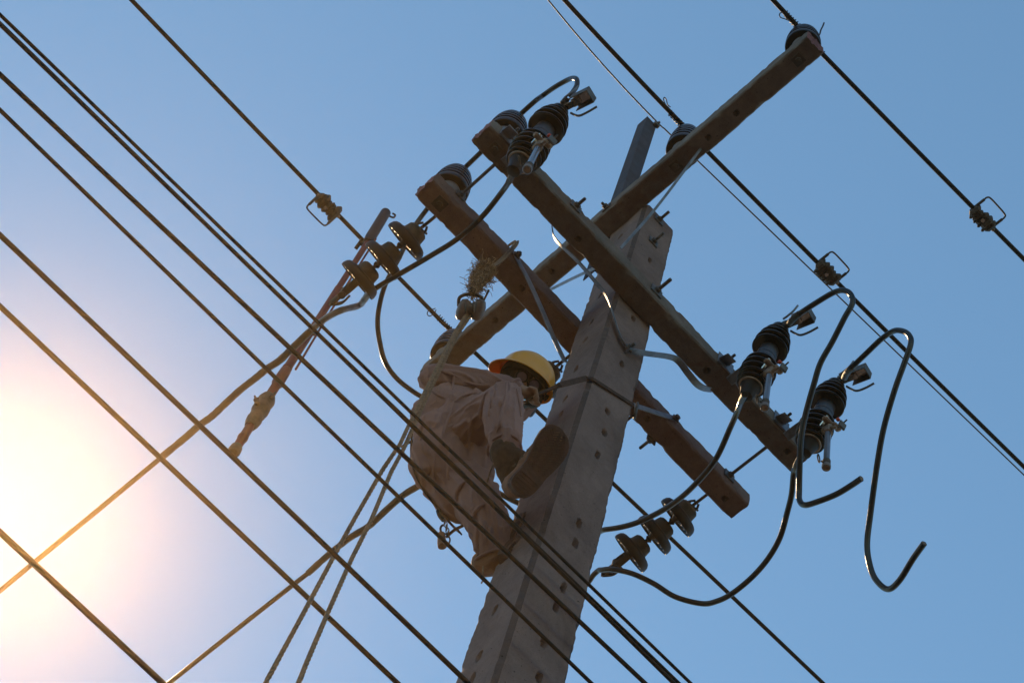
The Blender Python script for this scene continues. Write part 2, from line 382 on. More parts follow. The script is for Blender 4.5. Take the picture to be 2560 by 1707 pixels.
strap('flat brace from the reddish crossarm down to the pole edge beside the hard hat',
      [v(1285, 628, .122), v(1297, 655, .118), v(1321, 700, .118), v(1356, 777, .122), v(1389, 855, .128), v(1413, 905, .132)],
      .038, .005, Vector((1, 0, .35)), GALV_M, [(v(1291, 640, .118), -Y, .02)])
strap('short flat brace from the right edge of the pole to the reddish crossarm',
      [v(1582, 1012, .135), v(1620, 1024, .128), v(1655, 1036, .122), v(1688, 1046, .118)], .036, .005, Vector((.2, 0, 1)), GALV_M, [(v(1688, 1047, .114), -Y, .015)])
pC = at(1747, 397, 'x', CX+.02)
strap('thin straight brace from the topmost crossarm down right side to the pole front',
      [Vector((pC.x, pC.y, 11.40)), at(1640, 520, 'y', -.30), v(1552, 620, -.142)], .014, .005, Vector((1, 0, .3)), GALV_M)
strap('thin straight brace under the topmost crossarm seen between the two lower crossarms',
      [at(1376, 724, 'z', 11.39), at(1430, 697, 'z', 11.1), at(1482, 672, 'z', 10.85), at(1530, 645, 'z', 10.75)], .016, .005, Vector((1, 0, .3)), GALV_M)

# ------------------------------------------------------------------ wires
def fit_wire(pts, y, ext0, ext1, n=60, deg=2):
    P = [at(a, b_, 'y', y) for a, b_ in pts]; xs = np.array([p.x for p in P]); zs = np.array([p.z for p in P])
    k = np.polyfit(xs, zs, min(deg, len(P)-1)); dk = np.polyder(k); x0, x1 = xs.min(), xs.max()
    path = []
    for x in np.linspace(x0-ext0, x1+ext1, n):
        if x < x0: z = np.polyval(k, x0)+np.polyval(dk, x0)*(x-x0)
        elif x > x1: z = np.polyval(k, x1)+np.polyval(dk, x1)*(x-x1)
        else: z = np.polyval(k, x)
        path.append(Vector((x, y, z)))
    return path
def wire(name, label, path, r, m=WIRE_M, cat='wire', group=None, seg=10):
    b = B(); tube(b, path, r, seg); return tag(obj(name, b, m), label, cat, group)
LV = -.21
lvs = [
 ('low voltage cable nearest the pole top, upper one of the close pair at left', [(0, 37.6), (403, 427), (640, 656), (844, 854), (1035, 1034), (1285, 1280), (1476, 1468), (1729, 1707)], .0052),
 ('low voltage cable just below the uppermost, lower one of the close pair at left', [(0, 58.5), (376, 427), (640, 683), (810, 854), (1021, 1055), (1280, 1305), (1484, 1510), (1682, 1707)], .0060),
 ('low voltage cable nearly hidden by its neighbour, showing apart only at the bottom edge', [(0, 60.5), (376, 429), (640, 685), (812, 854), (1024, 1055), (1284, 1303), (1488, 1502), (1694, 1707)], .0052),
 ('thick low voltage cable crossing the seat of the lineman, entering halfway down the upper left', [(0, 186.5), (255, 427), (640, 789), (705, 854), (975, 1104), (1157, 1281), (1280, 1389), (1454, 1558), (1612, 1707)], .0068),
 ('low voltage cable with a pale glint, passing just below the hanging hook tool', [(0, 275), (155, 427), (596, 854), (640, 897), (942, 1189), (1036, 1281), (1280, 1514), (1430, 1659), (1477, 1707)], .0056),
 ('low voltage cable running past the foot of the red stick to the pole base', [(0, 588), (280, 854), (640, 1197), (727, 1281), (831, 1381), (1171, 1707)], .0066),
 ('low voltage cable glowing orange, last but one towards the sun', [(0, 766), (94, 854), (402, 1145), (545, 1281), (640, 1371), (735, 1460), (994, 1707)], .0064),
 ('low voltage cable lowest left, crossing the brightest glare near the sun', [(16, 1343), (82, 1408), (403, 1703)], .0066)]
for i, (lab, pts, r) in enumerate(lvs):
    wire('power_cable', lab, fit_wire(pts, (LV-.004*(i % 3)) if i < 6 else .55, 9, 14, 90, 2 if len(pts) > 3 else 1), r*(1.2 if i < 6 else 1.5), WIRE_M, 'cable', 'low voltage cables running past the pole')
ZW = 11.515+.35; YL, YM, YR = at(1120, 822, 'z', ZW).y, at(1710, 330, 'z', ZW).y, at(2004, 78, 'z', ZW).y; pass
W1a = [(325, 0), (422, 93), (640, 325), (737, 427), (797, 487)]; W1a2 = [(841, 535), (901, 593), (940, 634), (1002, 699), (1100, 800)]
wl = fit_wire([(325, 0), (422, 93), (640, 325), (737, 427), (797, 487), (841, 535), (901, 593), (940, 634), (1002, 699), (1112, 812)], YL, 9, 0)
wl += fit_wire([(1125, 822), (1190, 884), (1231, 923), (1334, 1023), (1362, 1045), (1537, 1211), (1610, 1281), (1661, 1329), (1825, 1487), (1920, 1577), (2059, 1707)], YL, 0, 12)
wire('power_line_wire', 'black phase wire passing behind the hard hat and the pole, on the left insulator', wl, .0125, WIRE_M, 'wire', 'black phase wires on the topmost crossarm', 12)
wm = fit_wire([(1412, 0), (1498, 97), (1642, 243), (1708, 316)], YM, 9, 0) + fit_wire([(1728, 336), (1776, 384), (1814, 427), (1920, 536), (2041, 656), (2090, 704), (2124, 735), (2220, 830), (2241, 851), (2400, 1010), (2560, 1168)], YM, 0, 12)
wire('power_line_wire', 'black phase wire over the middle of the topmost crossarm, clamp above the loose loops', wm, .0130, WIRE_M, 'wire', 'black phase wires on the topmost crossarm', 12)
wr = fit_wire([(1932, 0), (1985, 57), (2010, 84)], YR, 9, 0, 60, 1) + fit_wire([(2028, 106), (2056, 137), (2342, 427), (2433, 520), (2481, 569), (2560, 648)], YR, 0, 12)
wire('power_line_wire', 'black phase wire at the upper right corner, on the rightmost insulator', wr, .0128, WIRE_M, 'wire', 'black phase wires on the topmost crossarm', 12)
gw = fit_wire([(1370, 0), (1637, 300), (1655, 318)], .13, 9, 0) + fit_wire([(1660, 321), (1682, 343), (1770, 427), (1920, 571), (2033, 680), (2092, 737), (2200, 841), (2214, 854), (2560, 1187)], .13, 0, 12)
wire('overhead_ground_wire', 'thin wire tied to the top of the steel angle, running beside the middle phase wire', gw, .0050, TAPE_M, 'wire', None, 8)

# ------------------------------------------------------------------ pin insulators
def curl(path, r=.0025): b = B(); tube(b, smooth_path(path, 6), r, 6); return b
def pin_insulator(label, base, R=.088, h=.185, tie_dir=X):
    t = thing('pin_insulator', label, 'insulator', 'ribbed pin insulators on the crossarms')
    # skirt stack: five thin sheds over a domed body, open pale cup below
    c0 = .034; rh = h - c0 - .085
    prof = [(c0+.030, R*.62), (c0+.022, R*.97), (c0+.028, R), (c0+.046, R*.995)]
    n = 6
    for i in range(n):
        f = i/n; s_ = c0 + .040 + f*rh; rr = R*(1 - .06*f - .30*f**3)
        prof += [(s_, rr*.90), (s_+.0035, rr*.90), (s_+.006, rr), (s_+rh/n*.55, rr*.985)]
    prof += [(h-.022, R*.48), (h-.012, R*.36), (h+.004, R*.33), (h+.012, R*.42), (h+.026, R*.40), (h+.034, R*.22), (h+.036, 0)]
    b = B(); lathe(b, base, Z, prof, 48); obj('ribbed_body', b, PORC_M, t)
    b = B(); lathe(b, base, Z, [(.001, R*.30), (.003, R*.52), (.012, R*.60), (c0+.01, R*.64), (c0+.034, R*.60), (c0+.036, R*.3)], 40); obj('pale_base_cup', b, PALE_M, t)
    b = B()
    for k in (-1, 1):
        pth = [base + Z*(h+.012) + tie_dir*(k*(.03+.004*i)) + (Y*math.cos(i*1.6) + Z*math.sin(i*1.6))*.019 for i in range(30)]
        tube(b, pth, .0032, 6)
    tube(b, [base + Z*(h+.012) + (X*math.cos(a)+Y*math.sin(a))*R*.40 for a in np.linspace(0, 6.28, 20)], .003, 6)
    obj('tie_wire', b, DULL_M if False else WIRE_M, t)
    based(t, base); return t
pinL = Vector((CX, YL, CZ+S)); pinM = Vector((CX, YM, CZ+S)); pinR = Vector((CX, YR, CZ+S))
def zat(path, x): return min(path, key=lambda p: abs(p.x-x)).z
ins = []
for lab, p, pth in (('ribbed dark insulator on the lower left end of the topmost crossarm, above the lineman\'s arm', pinL, wl),
                    ('ribbed dark insulator beside the steel angle, midway on the topmost crossarm', pinM, wm),
                    ('ribbed dark insulator on the upper right end of the topmost crossarm', pinR, wr)):
    ins.append(pin_insulator(lab, p, .092, max(.30, min(.40, zat(pth, CX)-p.z-.012))))
pinA = at(1268, 345, 'y', AY); pinA.z = AZc+S; pinB = at(1146, 470, 'y', BY); pinB.z = BZ+S
pinA = Vector((-.985, AY-.01, AZc+S)); pinB = Vector((-.975, BY-.005, BZ+S))
pin_insulator('ribbed dark insulator on the upper left end of the front crossarm, behind the first cutout', pinA, .094, .345, Y)
pin_insulator('ribbed dark insulator on the upper left end of the reddish crossarm', pinB, .094, .345, Y)
# loose tie-wire curls of the phase wires
for lab, y, pts in (('small wire curl on the middle phase wire above its insulator', YM, [(1672, 270), (1664, 262), (1659, 250), (1661, 244), (1666, 250), (1669, 262), (1676, 268)]),
                    ('small wire curl on the right phase wire near the top edge', YR, [(1972, 52), (1962, 48), (1951, 44), (1949, 36), (1955, 32), (1962, 40), (1968, 50)]),
                    ('small wire curl on the left phase wire above its insulator', YL, [(1090, 775), (1085, 784), (1074, 790), (1068, 785), (1071, 777), (1079, 774), (1088, 771)]),
                    ('upright twisted wire end beside the rightmost insulator', YR, [(2046, 92), (2050, 84), (2052, 76), (2057, 66), (2060, 58)])):
    tag(obj('tie_wire_curl', curl([at(a, b_, 'y', y) for a, b_ in pts], .0045 if 'upright' in lab else .003), WIRE_M), lab, 'wire curl', 'loose tie wire curls')

# ------------------------------------------------------------------ fuse cutouts
def cutout(label, px, py, yb, tube_tilt, cable_in):
    t = thing('fuse_cutout', label, 'fuse cutout', 'fuse cutouts on the front crossarm')
    o = at(px, py, 'y', yb); A = Vector((0, -.33, .944)).normalized(); OUT = Vector((0, -.944, -.33)); sd_ = X
    Ld = .50
    def P(s, outw=0, sid=0): return o + A*s + OUT*outw + sd_*sid
    b = B(); lathe(b, P(-.075), A, [(0, .018), (.004, .03), (.03, .034), (.07, .045), (.078, .05)], 28); obj('bottom_bell', b, DARKRED_M, t)
    b = B(); lathe(b, P(0), A, [(0, .035), (.001, .055), (.006, .057), (.007, .04)], 32); obj('copper_disc', b, BRONZE_M, t)
    def shed(s, R, r0):
        b = B(); lathe(b, P(s), A, [(0, r0), (.002, R*.80), (-.006, R*.96), (-.003, R), (.004, R*.985), (.014, R*.86), (.026, R*.62), (.036, r0), (.04, r0*.9)], 40); obj('shed', b, PORC_M, t)
    b = B(); lathe(b, P(.0), A, [(0, .04), (Ld*.95, .036)], 24); obj('core', b, PORC_M, t)
    for i, (s, R) in enumerate(((.022, .070), (.056, .078), (.092, .083), (.130, .083), (.168, .078))): shed(s, R, .045)
    b = B(); lathe(b, P(.205), A, [(0, .038), (.002, .044), (.03, .045), (.032, .047), (.062, .047), (.064, .045), (.095, .044), (.097, .038)], 36); obj('metal_band', b, BAND_M, t)
    for i, (s, R) in enumerate(((.308, .085), (.345, .084), (.382, .077), (.418, .064))): shed(s, R, .042)
    b = B(); lathe(b, P(.452), A, [(0, .03), (.003, .045), (.02, .042), (.034, .025), (.04, 0)], 28); obj('top_cap', b, PORC_M, t)
    # mounting bracket back to the arm
    b = B(); m_ = P(.25, -.045); e = Vector((o.x-.02, AY-S-.006, m_.z-.03))
    tube(b, smooth_path([m_, (m_*.5+e*.5)+Z*.01, e], 5), 0, flat=(.045, .007, X)); obj('bracket_arm', b, GALV_M, t)
    b = B(); q = Vector((o.x-.055, AY-S-.006, AZc)); box(b, q, X, Z, Y, .05, .055, .004, .2)
    box(b, q+Vector((-.02, -.03, -.035)), X, (Y*.7+Z*.5).normalized(), (Y*-.5+Z*.7).normalized(), .028, .04, .003, .2)
    obj('mounting_plate', b, GALV_M, t, False)
    washer_bolt(t, q+Vector((0, -.004, .02)), -Y, X, .045, .02, .008)
    # top contact: hood, spring plates, two horns
    U_ = (OUT*.80 + Z*.12 + X*.18).normalized(); V_ = U_.cross(X).normalized(); Wd = U_.cross(V_)
    c = P(.485, .005)
    b = B(); box(b, c + U_*.035, U_, Wd, V_, .045, .012, .006, .2); box(b, c + U_*.01 + V_*.012, U_, Wd, V_, .03, .016, .008, .2); obj('contact_arm', b, DULL_M, t, False)
    b = B(); hc = c + U_*.115
    for sg in (-1, 1): box(b, hc + Wd*.031*sg, U_, Wd, V_, .048, .0022, .024, .3)
    box(b, hc + V_*.024, U_, Wd, V_, .048, .031, .0025, .3); box(b, hc + U_*.047, U_, Wd, V_, .0025, .031, .024, .3)
    obj('contact_hood', b, DULL_M, t, False)
    b = B(); box(b, hc + V_*.012 - U_*.012, (U_+V_*.25).normalized(), Wd, (V_-U_*.25).normalized(), .045, .02, .0022, .3)
    box(b, c + U_*.055 - V_*.008, U_, Wd, V_, .05, .015, .003, .3); obj('contact_spring', b, CHROME_M, t, False)
    b = B(); tube(b, smooth_path([c + U_*.03 + Wd*.035*-1, c + U_*.05 - Wd*.045 - V_*.02, c+U_*.085 - Wd*.05 - V_*.055, c+U_*.13 - Wd*.05 - V_*.06, c+U_*.175-Wd*.05-V_*.045], 6), .0055, 8)
    obj('hook_horn', b, DULL_M, t)
    b = B(); tube(b, smooth_path([c + U_*.03 + Wd*.035, c + U_*.06 + Wd*.045 + V_*-.01, c+U_*.085+Wd*.045+V_*.02, c+U_*.10+Wd*.045+V_*.06], 6), .0055, 8)
    obj('hook_horn', b, GALV_M, t)
    # terminal lug for the incoming cable
    b = B(); lg = far(cable_in[0], cable_in[1], (c-CAM).length-.01)
    tube(b, [c + U_*.02, (c+lg)*.5 + V_*.005, lg], 0, flat=(.03, .006, X)); box(b, (c+lg)*.5, U_, Wd, V_, .012, .018, .012); obj('terminal_lug', b, DULL_M, t, False)
    # bottom hinge casting
    h = P(.045, .10); rn = random.Random(int(px))
    b = B()
    for (a1, a2, a3, hx_, hy_, hz_) in ((.0, .0, .0, .030, .016, .022), (.03, .02, .02, .016, .026, .012), (-.03, .01, .05, .022, .012, .018), (.045, .0, -.02, .022, .010, .008), (.01, -.02, .03, .014, .03, .010)):
        ang = rn.uniform(-.5, .5); e1 = (OUT*math.cos(ang)+A*math.sin(ang)).normalized(); e2 = X; e3 = e1.cross(e2)
        box(b, h + OUT*a1 + X*a2 + A*a3, e1, e2, e3, hx_, hy_, hz_, .35)
    obj('hinge_casting', b, BRONZE_M, t, False)
    b = B(); box(b, h + OUT*-.05, OUT, X, A, .04, .012, .008, .3); obj('hinge_bar', b, DULL_M, t, False)
    b = B(); tube(b, [h + OUT*.05 + A*.0 + X*.02, h + OUT*.095 + A*.03 + X*.02], .004, 8); box(b, h+OUT*.075+A*.0+X*.02, OUT, X, A, .006, .02, .02, .3); obj('trigger_lever', b, DULL_M, t, False)
    b = B(); box(b, h + A*.05 + OUT*-.02 - X*.02, (A+OUT*.4).normalized(), X, (OUT-A*.4).normalized(), .035, .009, .006, .3); obj('toggle_plate', b, CHROME_M, t, False)
    b = B(); lathe(b, h + OUT*.055 + A*.035, X, [(-.008, .006), (-.006, .009), (.006, .009), (.008, .005)], 10); obj('red_plug', b, RED2_M, t)
    # the open fuse tube hanging down
    dn = Vector(tube_tilt).normalized(); f0 = h + OUT*.005 - Z*.01; L = .335
    ft = B(); lathe(ft, f0, dn, [(0, .0135), (.0, .0145), (L-.05, .0145), (L-.05, .013)], 20); fo = obj('fuse_tube', ft, TUBE_M, t)
    b = B(); lathe(b, f0, dn, [(-.01, .012), (-.008, .02), (.03, .021), (.034, .0165)], 16); obj('tube_trunnion', b, BRONZE_M, fo)
    b = B(); lathe(b, f0, dn, [(L-.055, .0155), (L-.052, .0185), (L-.012, .0185), (L-.010, .0165)], 20); obj('tube_collar', b, RUST_M, fo)
    b = B(); lathe(b, f0, dn, [(L-.012, .0205), (L+.004, .0205), (L+.008, .0175)], 24); obj('end_ring', b, PALE_M, fo)
    b = B(); lathe(b, f0, dn, [(L+.002, .014), (L+.010, .0135), (L+.012, .010)], 20); obj('end_plug', b, BRONZE_M, fo)
    ringc = f0 + dn*(L-.02) - X*.045 - Y*-.005
    b = B(); tube(b, [ringc + (Vector((.62, .5, .3)).normalized()*math.cos(a)*.024 + Vector((-.3, .2, .9)).normalized()*math.sin(a)*.014) for a in np.linspace(0, 6.28, 18)], .0033, 6)
    tube(b, [ringc+X*.016, f0+dn*(L-.02)], .0042, 6); obj('pull_ring', b, RUST_M, fo)
    based(t, o); return t, o, A, P
cut1 = cutout('fuse cutout nearest the upper left, right beside two ribbed insulators, its cable loop short', 1299, 408, -.385, (.0, -.01, -1), (1418, 245))
cut2 = cutout('middle fuse cutout, above the cable that bends behind the pole', 1876, 968, -.385, (.03, .06, -1), (1974, 806))
cut3 = cutout('fuse cutout at the lower right end of the crossarm, partly behind a loose cable loop', 2022, 1110, -.385, (.05, .06, -1), (2110, 940))

# ------------------------------------------------------------------ suspension insulator strings
def string(label, x, z, y0, n, xd, clevis=True):
    t = thing('insulator_string', label, 'insulator string', 'strings of three disc insulators')
    d = Vector((-xd, 1, -.5)).normalized(); p = Vector((x, y0, z))
    b = B(); tube(b, [p, p + Y*.03, p + d*.10], .008, 10); obj('eye_bolt', b, RUST_M, t)
    b = B()
    for k in (-1, 1):
        tube(b, smooth_path([p+d*.075+X*.012*k, p+d*.10+X*.026*k, p+d*.125+X*.018*k], 4), .006, 8)
    tube(b, [p+d*.105-X*.04-Z*.01, p+d*.105+X*.04+Z*.012], .006, 8); lathe(b, p+d*.105-X*.03, X, [(0, .012), (.012, .012)], 6); tube(b, [p+d*.09-Z*.035, p+d*.09+Z*.035], .004, 6)
    obj('clevis_pin', b, DULL_M, t)
    s = .105
    for i in range(n):
        o = p + d*(s+i*.140)
        dsc = B()
        lathe(dsc, o, d, [(.050, .054), (.053, .068), (.056, .084), (.062, .097), (.074, .106), (.092, .110), (.104, .108), (.098, .104), (.088, .097), (.086, .093), (.100, .089), (.101, .085), (.087, .080),
                          (.085, .073), (.100, .069), (.101, .065), (.086, .059), (.084, .051), (.098, .047), (.098, .042), (.088, .034), (.088, .012)], 52)
        do = obj('porcelain_disc', dsc, BROWN_M, t)
        b = B(); lathe(b, o, d, [(0, .012), (.001, .030), (.004, .040), (.014, .051), (.044, .056), (.048, .057), (.051, .063), (.058, .063), (.059, .052)], 32); obj('iron_cap', b, CAP_M, do)
        b = B(); lathe(b, o, d, [(.085, .014), (.095, .022), (.108, .014), (.125, .0095), (.142, .0095)], 16)
        box(b, o+d*.122, d, X, Z, .010, .016, .018, .4); obj('ball_pin', b, RUST_M, do)
    e = p + d*(s+n*.140-.02)
    if clevis:
        b = B()
        for k in (-1, 1):
            tube(b, smooth_path([e - d*.03 + Z*.012*k, e + d*.02+Z*.022*k, e+d*.06+Z*.022*k], 4), 0, flat=(.034, .006, X))
        lathe(b, e+d*.065-Z*.03, Z, [(0, .018), (.06, .018)], 16); obj('dead_end_shackle', b, CAP_M, t)
        b = B(); box(b, e+d*.10, d, X, Z, .05, .012, .02, .5); tube(b, smooth_path([e+d*.05+X*.028, e+d*.1+X*.03, e+d*.145+X*.0], 4), 0, flat=(.03, .008, Z)); obj('wedge_clamp', b, CAP_M, t)
    based(t, p); return e + d*.13
e1 = string('string of three brown disc insulators between the reddish crossarm and the bent grey-sleeved cable', -.945, 10.14, BY+S, 3, .10)
e2 = string('string of three disc insulators right of the pole, below the lower right crossarm ends', .925, 10.14, BY+S, 3, .17)
e3 = string('string of disc insulators mostly hidden behind the hard hat and the pole edge', -.03, 10.14, BY+S, 3, .12)

# ------------------------------------------------------------------ cables at the pole
def cable(name, label, path, r, m=CABLE_M, cat='cable', group=None, n=8, sleeves=(), end=False):
    sp = smooth_path(path, n)
    if not sleeves and not end:
        b = B(); tube(b, sp, r, 14); return tag(obj(name, b, m), label, cat, group)
    t = thing(name, label, cat, group)
    b = B(); tube(b, sp, r, 14); obj('sheath', b, m, t)
    for (i0, i1, rr, mm, nm) in sleeves:
        q = sp[i0*n:i1*n+1]; rs = [rr*(1+.10*noise.noise(Vector((k*.45, rr*1000, i0)))) for k in range(len(q))]
        b = B(); tube(b, q, rs, 14); obj(nm, b, mm, t)
    if end:
        d = (sp[-1]-sp[-2]).normalized(); b = B()
        for k in range(7):
            a = k*math.pi/3; x_, y_ = frame_along(d); off = (x_*math.cos(a)+y_*math.sin(a))*r*.55 if k < 6 else Vector()
            tube(b, [sp[-1]-d*.005+off, sp[-1]+d*.003+off], r*.25, 8)
        obj('strand_ends', b, BRONZE_M, t)
    based(t, sp[0]); return t
dy = lambda L, d0, d1: [far(a, b_, d0+(d1-d0)*i/(len(L)-1)) for i, (a, b_) in enumerate(L)]
# conductor from cutout 1 over insulators A and B, down in a loop to the middle string
tA = pinA + Z*.358; tB = pinB + Z*.358
J = dy([(1426, 238), (1434, 228), (1442, 214), (1442, 200), (1434, 196), (1420, 200), (1389, 217), (1356, 240)], 9.15, 9.5) + [tA + Y*-.13, tA, tA*.5+tB*.5, tB, tB + Y*.14 - Z*.03] + \
    dy([(1068, 522), (1035, 569)], 9.75, 9.7) + dy([(1000, 640), (964, 710), (948, 767), (944, 812), (950, 858), (963, 905), (991, 945), (1032, 978), (1064, 996), (1100, 1008), (1135, 1015)], 9.55, 9.35) + dy([(1200, 1010), (1290, 975)], 9.3, 9.5) + [e3]
cable('jumper_cable', 'black cable looping from the first cutout over two insulators and down behind the lineman', J, .0122, CABLE_M, 'cable', None, 8)
Jz = [v_ for v_ in dy([(1283, 432), (1272, 455), (1255, 480), (1206, 541), (1144, 597), (1076, 640), (994, 688), (955, 711), (925, 731), (910, 750), (896, 764), (852, 776), (814, 796), (780, 824), (733, 868), (700, 900), (667, 922), (640, 944), (600, 975), (562, 1010), (530, 1040), (498, 1063), (465, 1092), (402, 1144)], 8.75, 10.6)]
for i in range(4, 11): Jz[i] = far(*[(1144, 597), (1076, 640), (994, 688), (955, 711), (925, 731), (910, 750), (896, 764)][i-4], 9.0+.05*(i-4))
Jz[11:] = [at(a, b_, 'z', 9.86-.008*i) for i, (a, b_) in enumerate([(852, 776), (814, 796), (780, 824), (733, 868), (700, 900), (667, 922), (640, 944), (600, 975), (562, 1010), (530, 1040), (498, 1063), (465, 1092), (402, 1144)])]
Jz += [at(237, 1281, 'z', 9.72), at(82, 1408, 'z', 9.66), at(0, 1476, 'z', 9.62)]; dlt = Jz[-1]-Jz[-2]; Jz += [Jz[-1]+dlt*(6/dlt.length), Jz[-1]+dlt*(12/dlt.length)]
cable('tap_cable', 'thick taped cable from the first cutout crossing the red stick to the left edge', Jz, .0128, CABLE_M, 'cable', 'tap cables leaving to the lower left', 8,
      [(8, 13, .0155, ALU_M, 'grey_sleeve'), (13, 23, .0172, TAPE_M, 'tape_wrap'), (0, 1, .0145, TAPE_M, 'cable_lug_wrap')])
T2 = [at(1180, 1120, 'z', 9.87), at(1120, 1165, 'z', 9.87)] + [at(a, b_, 'z', 9.86-.012*i) for i, (a, b_) in enumerate([(1051, 1211), (1010, 1236), (967, 1273), (925, 1312), (871, 1346), (835, 1375), (803, 1402), (770, 1432), (734, 1460), (640, 1534), (530, 1621), (422, 1707)])]
dlt = T2[-1]-T2[-2]; T2 = [e3] + T2 + [T2[-1]+dlt*(7/dlt.length), T2[-1]+dlt*(13/dlt.length)]
cable('tap_cable', 'taped cable coming out below the seat of the lineman and leaving at the bottom edge', T2, .0120, CABLE_M, 'cable', 'tap cables leaving to the lower left', 8, [(0, 10, .0162, TAPE_M, 'tape_wrap')])
J3 = dy([(1862, 985), (1853, 1003), (1846, 1022), (1827, 1066), (1789, 1148), (1737, 1211), (1690, 1253), (1640, 1284), (1580, 1310), (1514, 1323), (1460, 1322)], 8.75, 9.6) + [e3+Vector((.25, .1, 0)), e3]
cable('jumper_cable', 'black cable curving from the middle cutout behind the pole', J3, .0134, CABLE_M, 'cable', None, 8, [(0, 1, .0155, TAPE_M, 'cable_lug_wrap')])
J4 = dy([(2003, 1140), (1990, 1165), (1984, 1184), (1979, 1235), (1968, 1281), (1950, 1343), (1920, 1396), (1879, 1443), (1830, 1483), (1792, 1502), (1754, 1508), (1688, 1491), (1634, 1458), (1580, 1433), (1533, 1423), (1506, 1424), (1487, 1433)], 8.8, (e2-CAM).length)
tail = [e2 + Vector((0, .25, -.0)), e2+Vector((0, 1.2, -.02)), e2+Vector((0, 3, -.08)), e2+Vector((0, 8, -.3)), e2+Vector((0, 14, -.6))]
cable('jumper_cable', 'black cable sagging in a deep bow from the last cutout to the right disc string', J4 + tail, .0132, CABLE_M, 'cable', None, 8, [(0, 1, .0155, TAPE_M, 'cable_lug_wrap')])
L2p = [(1974, 808), (1982, 798), (1999, 784), (2042, 756), (2083, 732), (2108, 726), (2126, 735), (2131, 758), (2111, 795), (2081, 854), (2051, 908), (2034, 963), (2015, 1031), (2004, 1085), (2000, 1140), (1998, 1222), (1999, 1250), (2012, 1262), (2043, 1254), (2089, 1236), (2125, 1215), (2153, 1196)]
cable('loose_cable', 'loose black cable hooked round in front of the last cutout, its short end turned up', dy(L2p, 8.95, 8.1), .0128, CABLE_M, 'cable', 'loose cable ends hanging from the cutouts', 8, [(0, 2, .0148, TAPE_M, 'tape_wrap')], True)
L3p = [(2111, 944), (2117, 932), (2130, 918), (2165, 884), (2203, 848), (2233, 828), (2254, 827), (2272, 837), (2277, 859), (2260, 910), (2236, 977), (2209, 1072), (2192, 1167), (2176, 1285), (2168, 1356), (2173, 1405), (2188, 1446), (2219, 1472), (2248, 1451), (2282, 1397), (2310, 1358)]
cable('loose_cable', 'loose black cable at far right making a long J with its end upturned', dy(L3p, 8.95, 7.9), .0126, CABLE_M, 'cable', 'loose cable ends hanging from the cutouts', 8, [(0, 2, .0148, TAPE_M, 'tape_wrap')], True)

# ------------------------------------------------------------------ hot line clamps on the phase wires
def line_clamp(label, px, py, y, flip):
    t = thing('line_clamp', label, 'clamp', 'bail clamps on the phase wires')
    c = at(px, py, 'y', y); b = B(); rn = random.Random(px)
    for k in range(5):
        box(b, c + X*(-.06+.03*k) + Y*rn.uniform(-.008, .008)*1 - Z*.01, X, Y, Z, .019, .040+rn.uniform(-.010, .010), .034+rn.uniform(-.008, .006), .4)
    for k in range(4): box(b, c + X*(-.05+.033*k) + Y*.034*flip*-1 - Z*.02, X, Y, Z, .008, .016, .012, .4)
    obj('clamp_body', b, RUST_M, t, False)
    for k in range(3):
        b = B(); tube(b, [c + X*(-.045+.045*k) - Z*.04, c + X*(-.045+.045*k) + Z*.05], .006, 8); lathe(b, c + X*(-.045+.045*k) - Z*.045, Z, [(0, .012), (.012, .012)], 6); obj('clamp_bolt', b, CHROME_M if k == 1 else RUST_M, t)
    f = flip; q0, q1 = c + X*-.075, c + X*.075
    for q in (q0, q1): b = B(); tube(b, [q + Y*.0, q + Y*.075*f], .0085, 10); obj('bail_socket', b, DULL_M, t)
    b = B(); tube(b, smooth_path([q0+Y*.07*f, q0+Y*.090*f, q0+Y*.103*f+X*.014, q0*.5+q1*.5+Y*.105*f, q1+Y*.103*f-X*.014, q1+Y*.090*f, q1+Y*.065*f], 5), .0052, 8); obj('wire_bail', b, DULL_M, t)
    b = B(); tube(b, [q0-X*.012, q1+X*.02], .010, 10); obj('bared_conductor', b, BRONZE_M, t)
    based(t, c)
line_clamp('bail clamp on the left phase wire, its square wire loop hanging to the left', 819, 514, YL, 1)
line_clamp('bail clamp on the middle phase wire above the loose cable loops', 2067, 680, YM, -1)
line_clamp('bail clamp on the right phase wire near the right edge', 2456, 545, YR, -1)

# ------------------------------------------------------------------ red hot stick
t = thing('hot_stick', 'long red hot stick with a black head hooked over the left phase wire', 'hot stick')
ys = YL - .06
h0, h1, h2 = at(964, 532, 'y', ys), at(919, 606, 'y', ys), at(582, 1133, 'y', ys)
def S_(f): return h1 + (h2-h1)*f
b = B(); dh = (h1-h0); lathe(b, h0, dh, [(-.02, .0), (-.018, .015), (0, .030), (dh.length*.85, .031), (dh.length, .027), (dh.length+.01, .018)], 28); obj('black_head', b, DARKRED_M, t)
b = B(); tube(b, smooth_path([at(966, 534, 'y', ys), at(975, 541, 'y', ys), at(984, 544, 'y', ys), at(988, 538, 'y', ys), at(982, 534, 'y', ys)], 5), .006, 8); obj('head_hook', b, DARKRED_M, t)
segs = [(0, .27, .0165), (.268, .50, .0185), (.498, .66, .021)]
for f0, f1, r in segs:
    b = B(); p0, p1 = S_(f0), S_(f1); lathe(b, p0, p1-p0, [(0, r), ((p1-p0).length-.02, r), ((p1-p0).length-.018, r*1.15), ((p1-p0).length, r*1.15)], 24); obj('red_tube', b, RED_M, t)
b = B(); p0 = S_(.66); p1 = S_(1.0); LL = (p1-p0).length
lathe(b, p0, p1-p0, [(0, .021), (LL*.02, .026), (LL*.18, .029), (LL*.20, .022), (LL*.36, .022)], 24); obj('red_tube', b, RED_M, t)
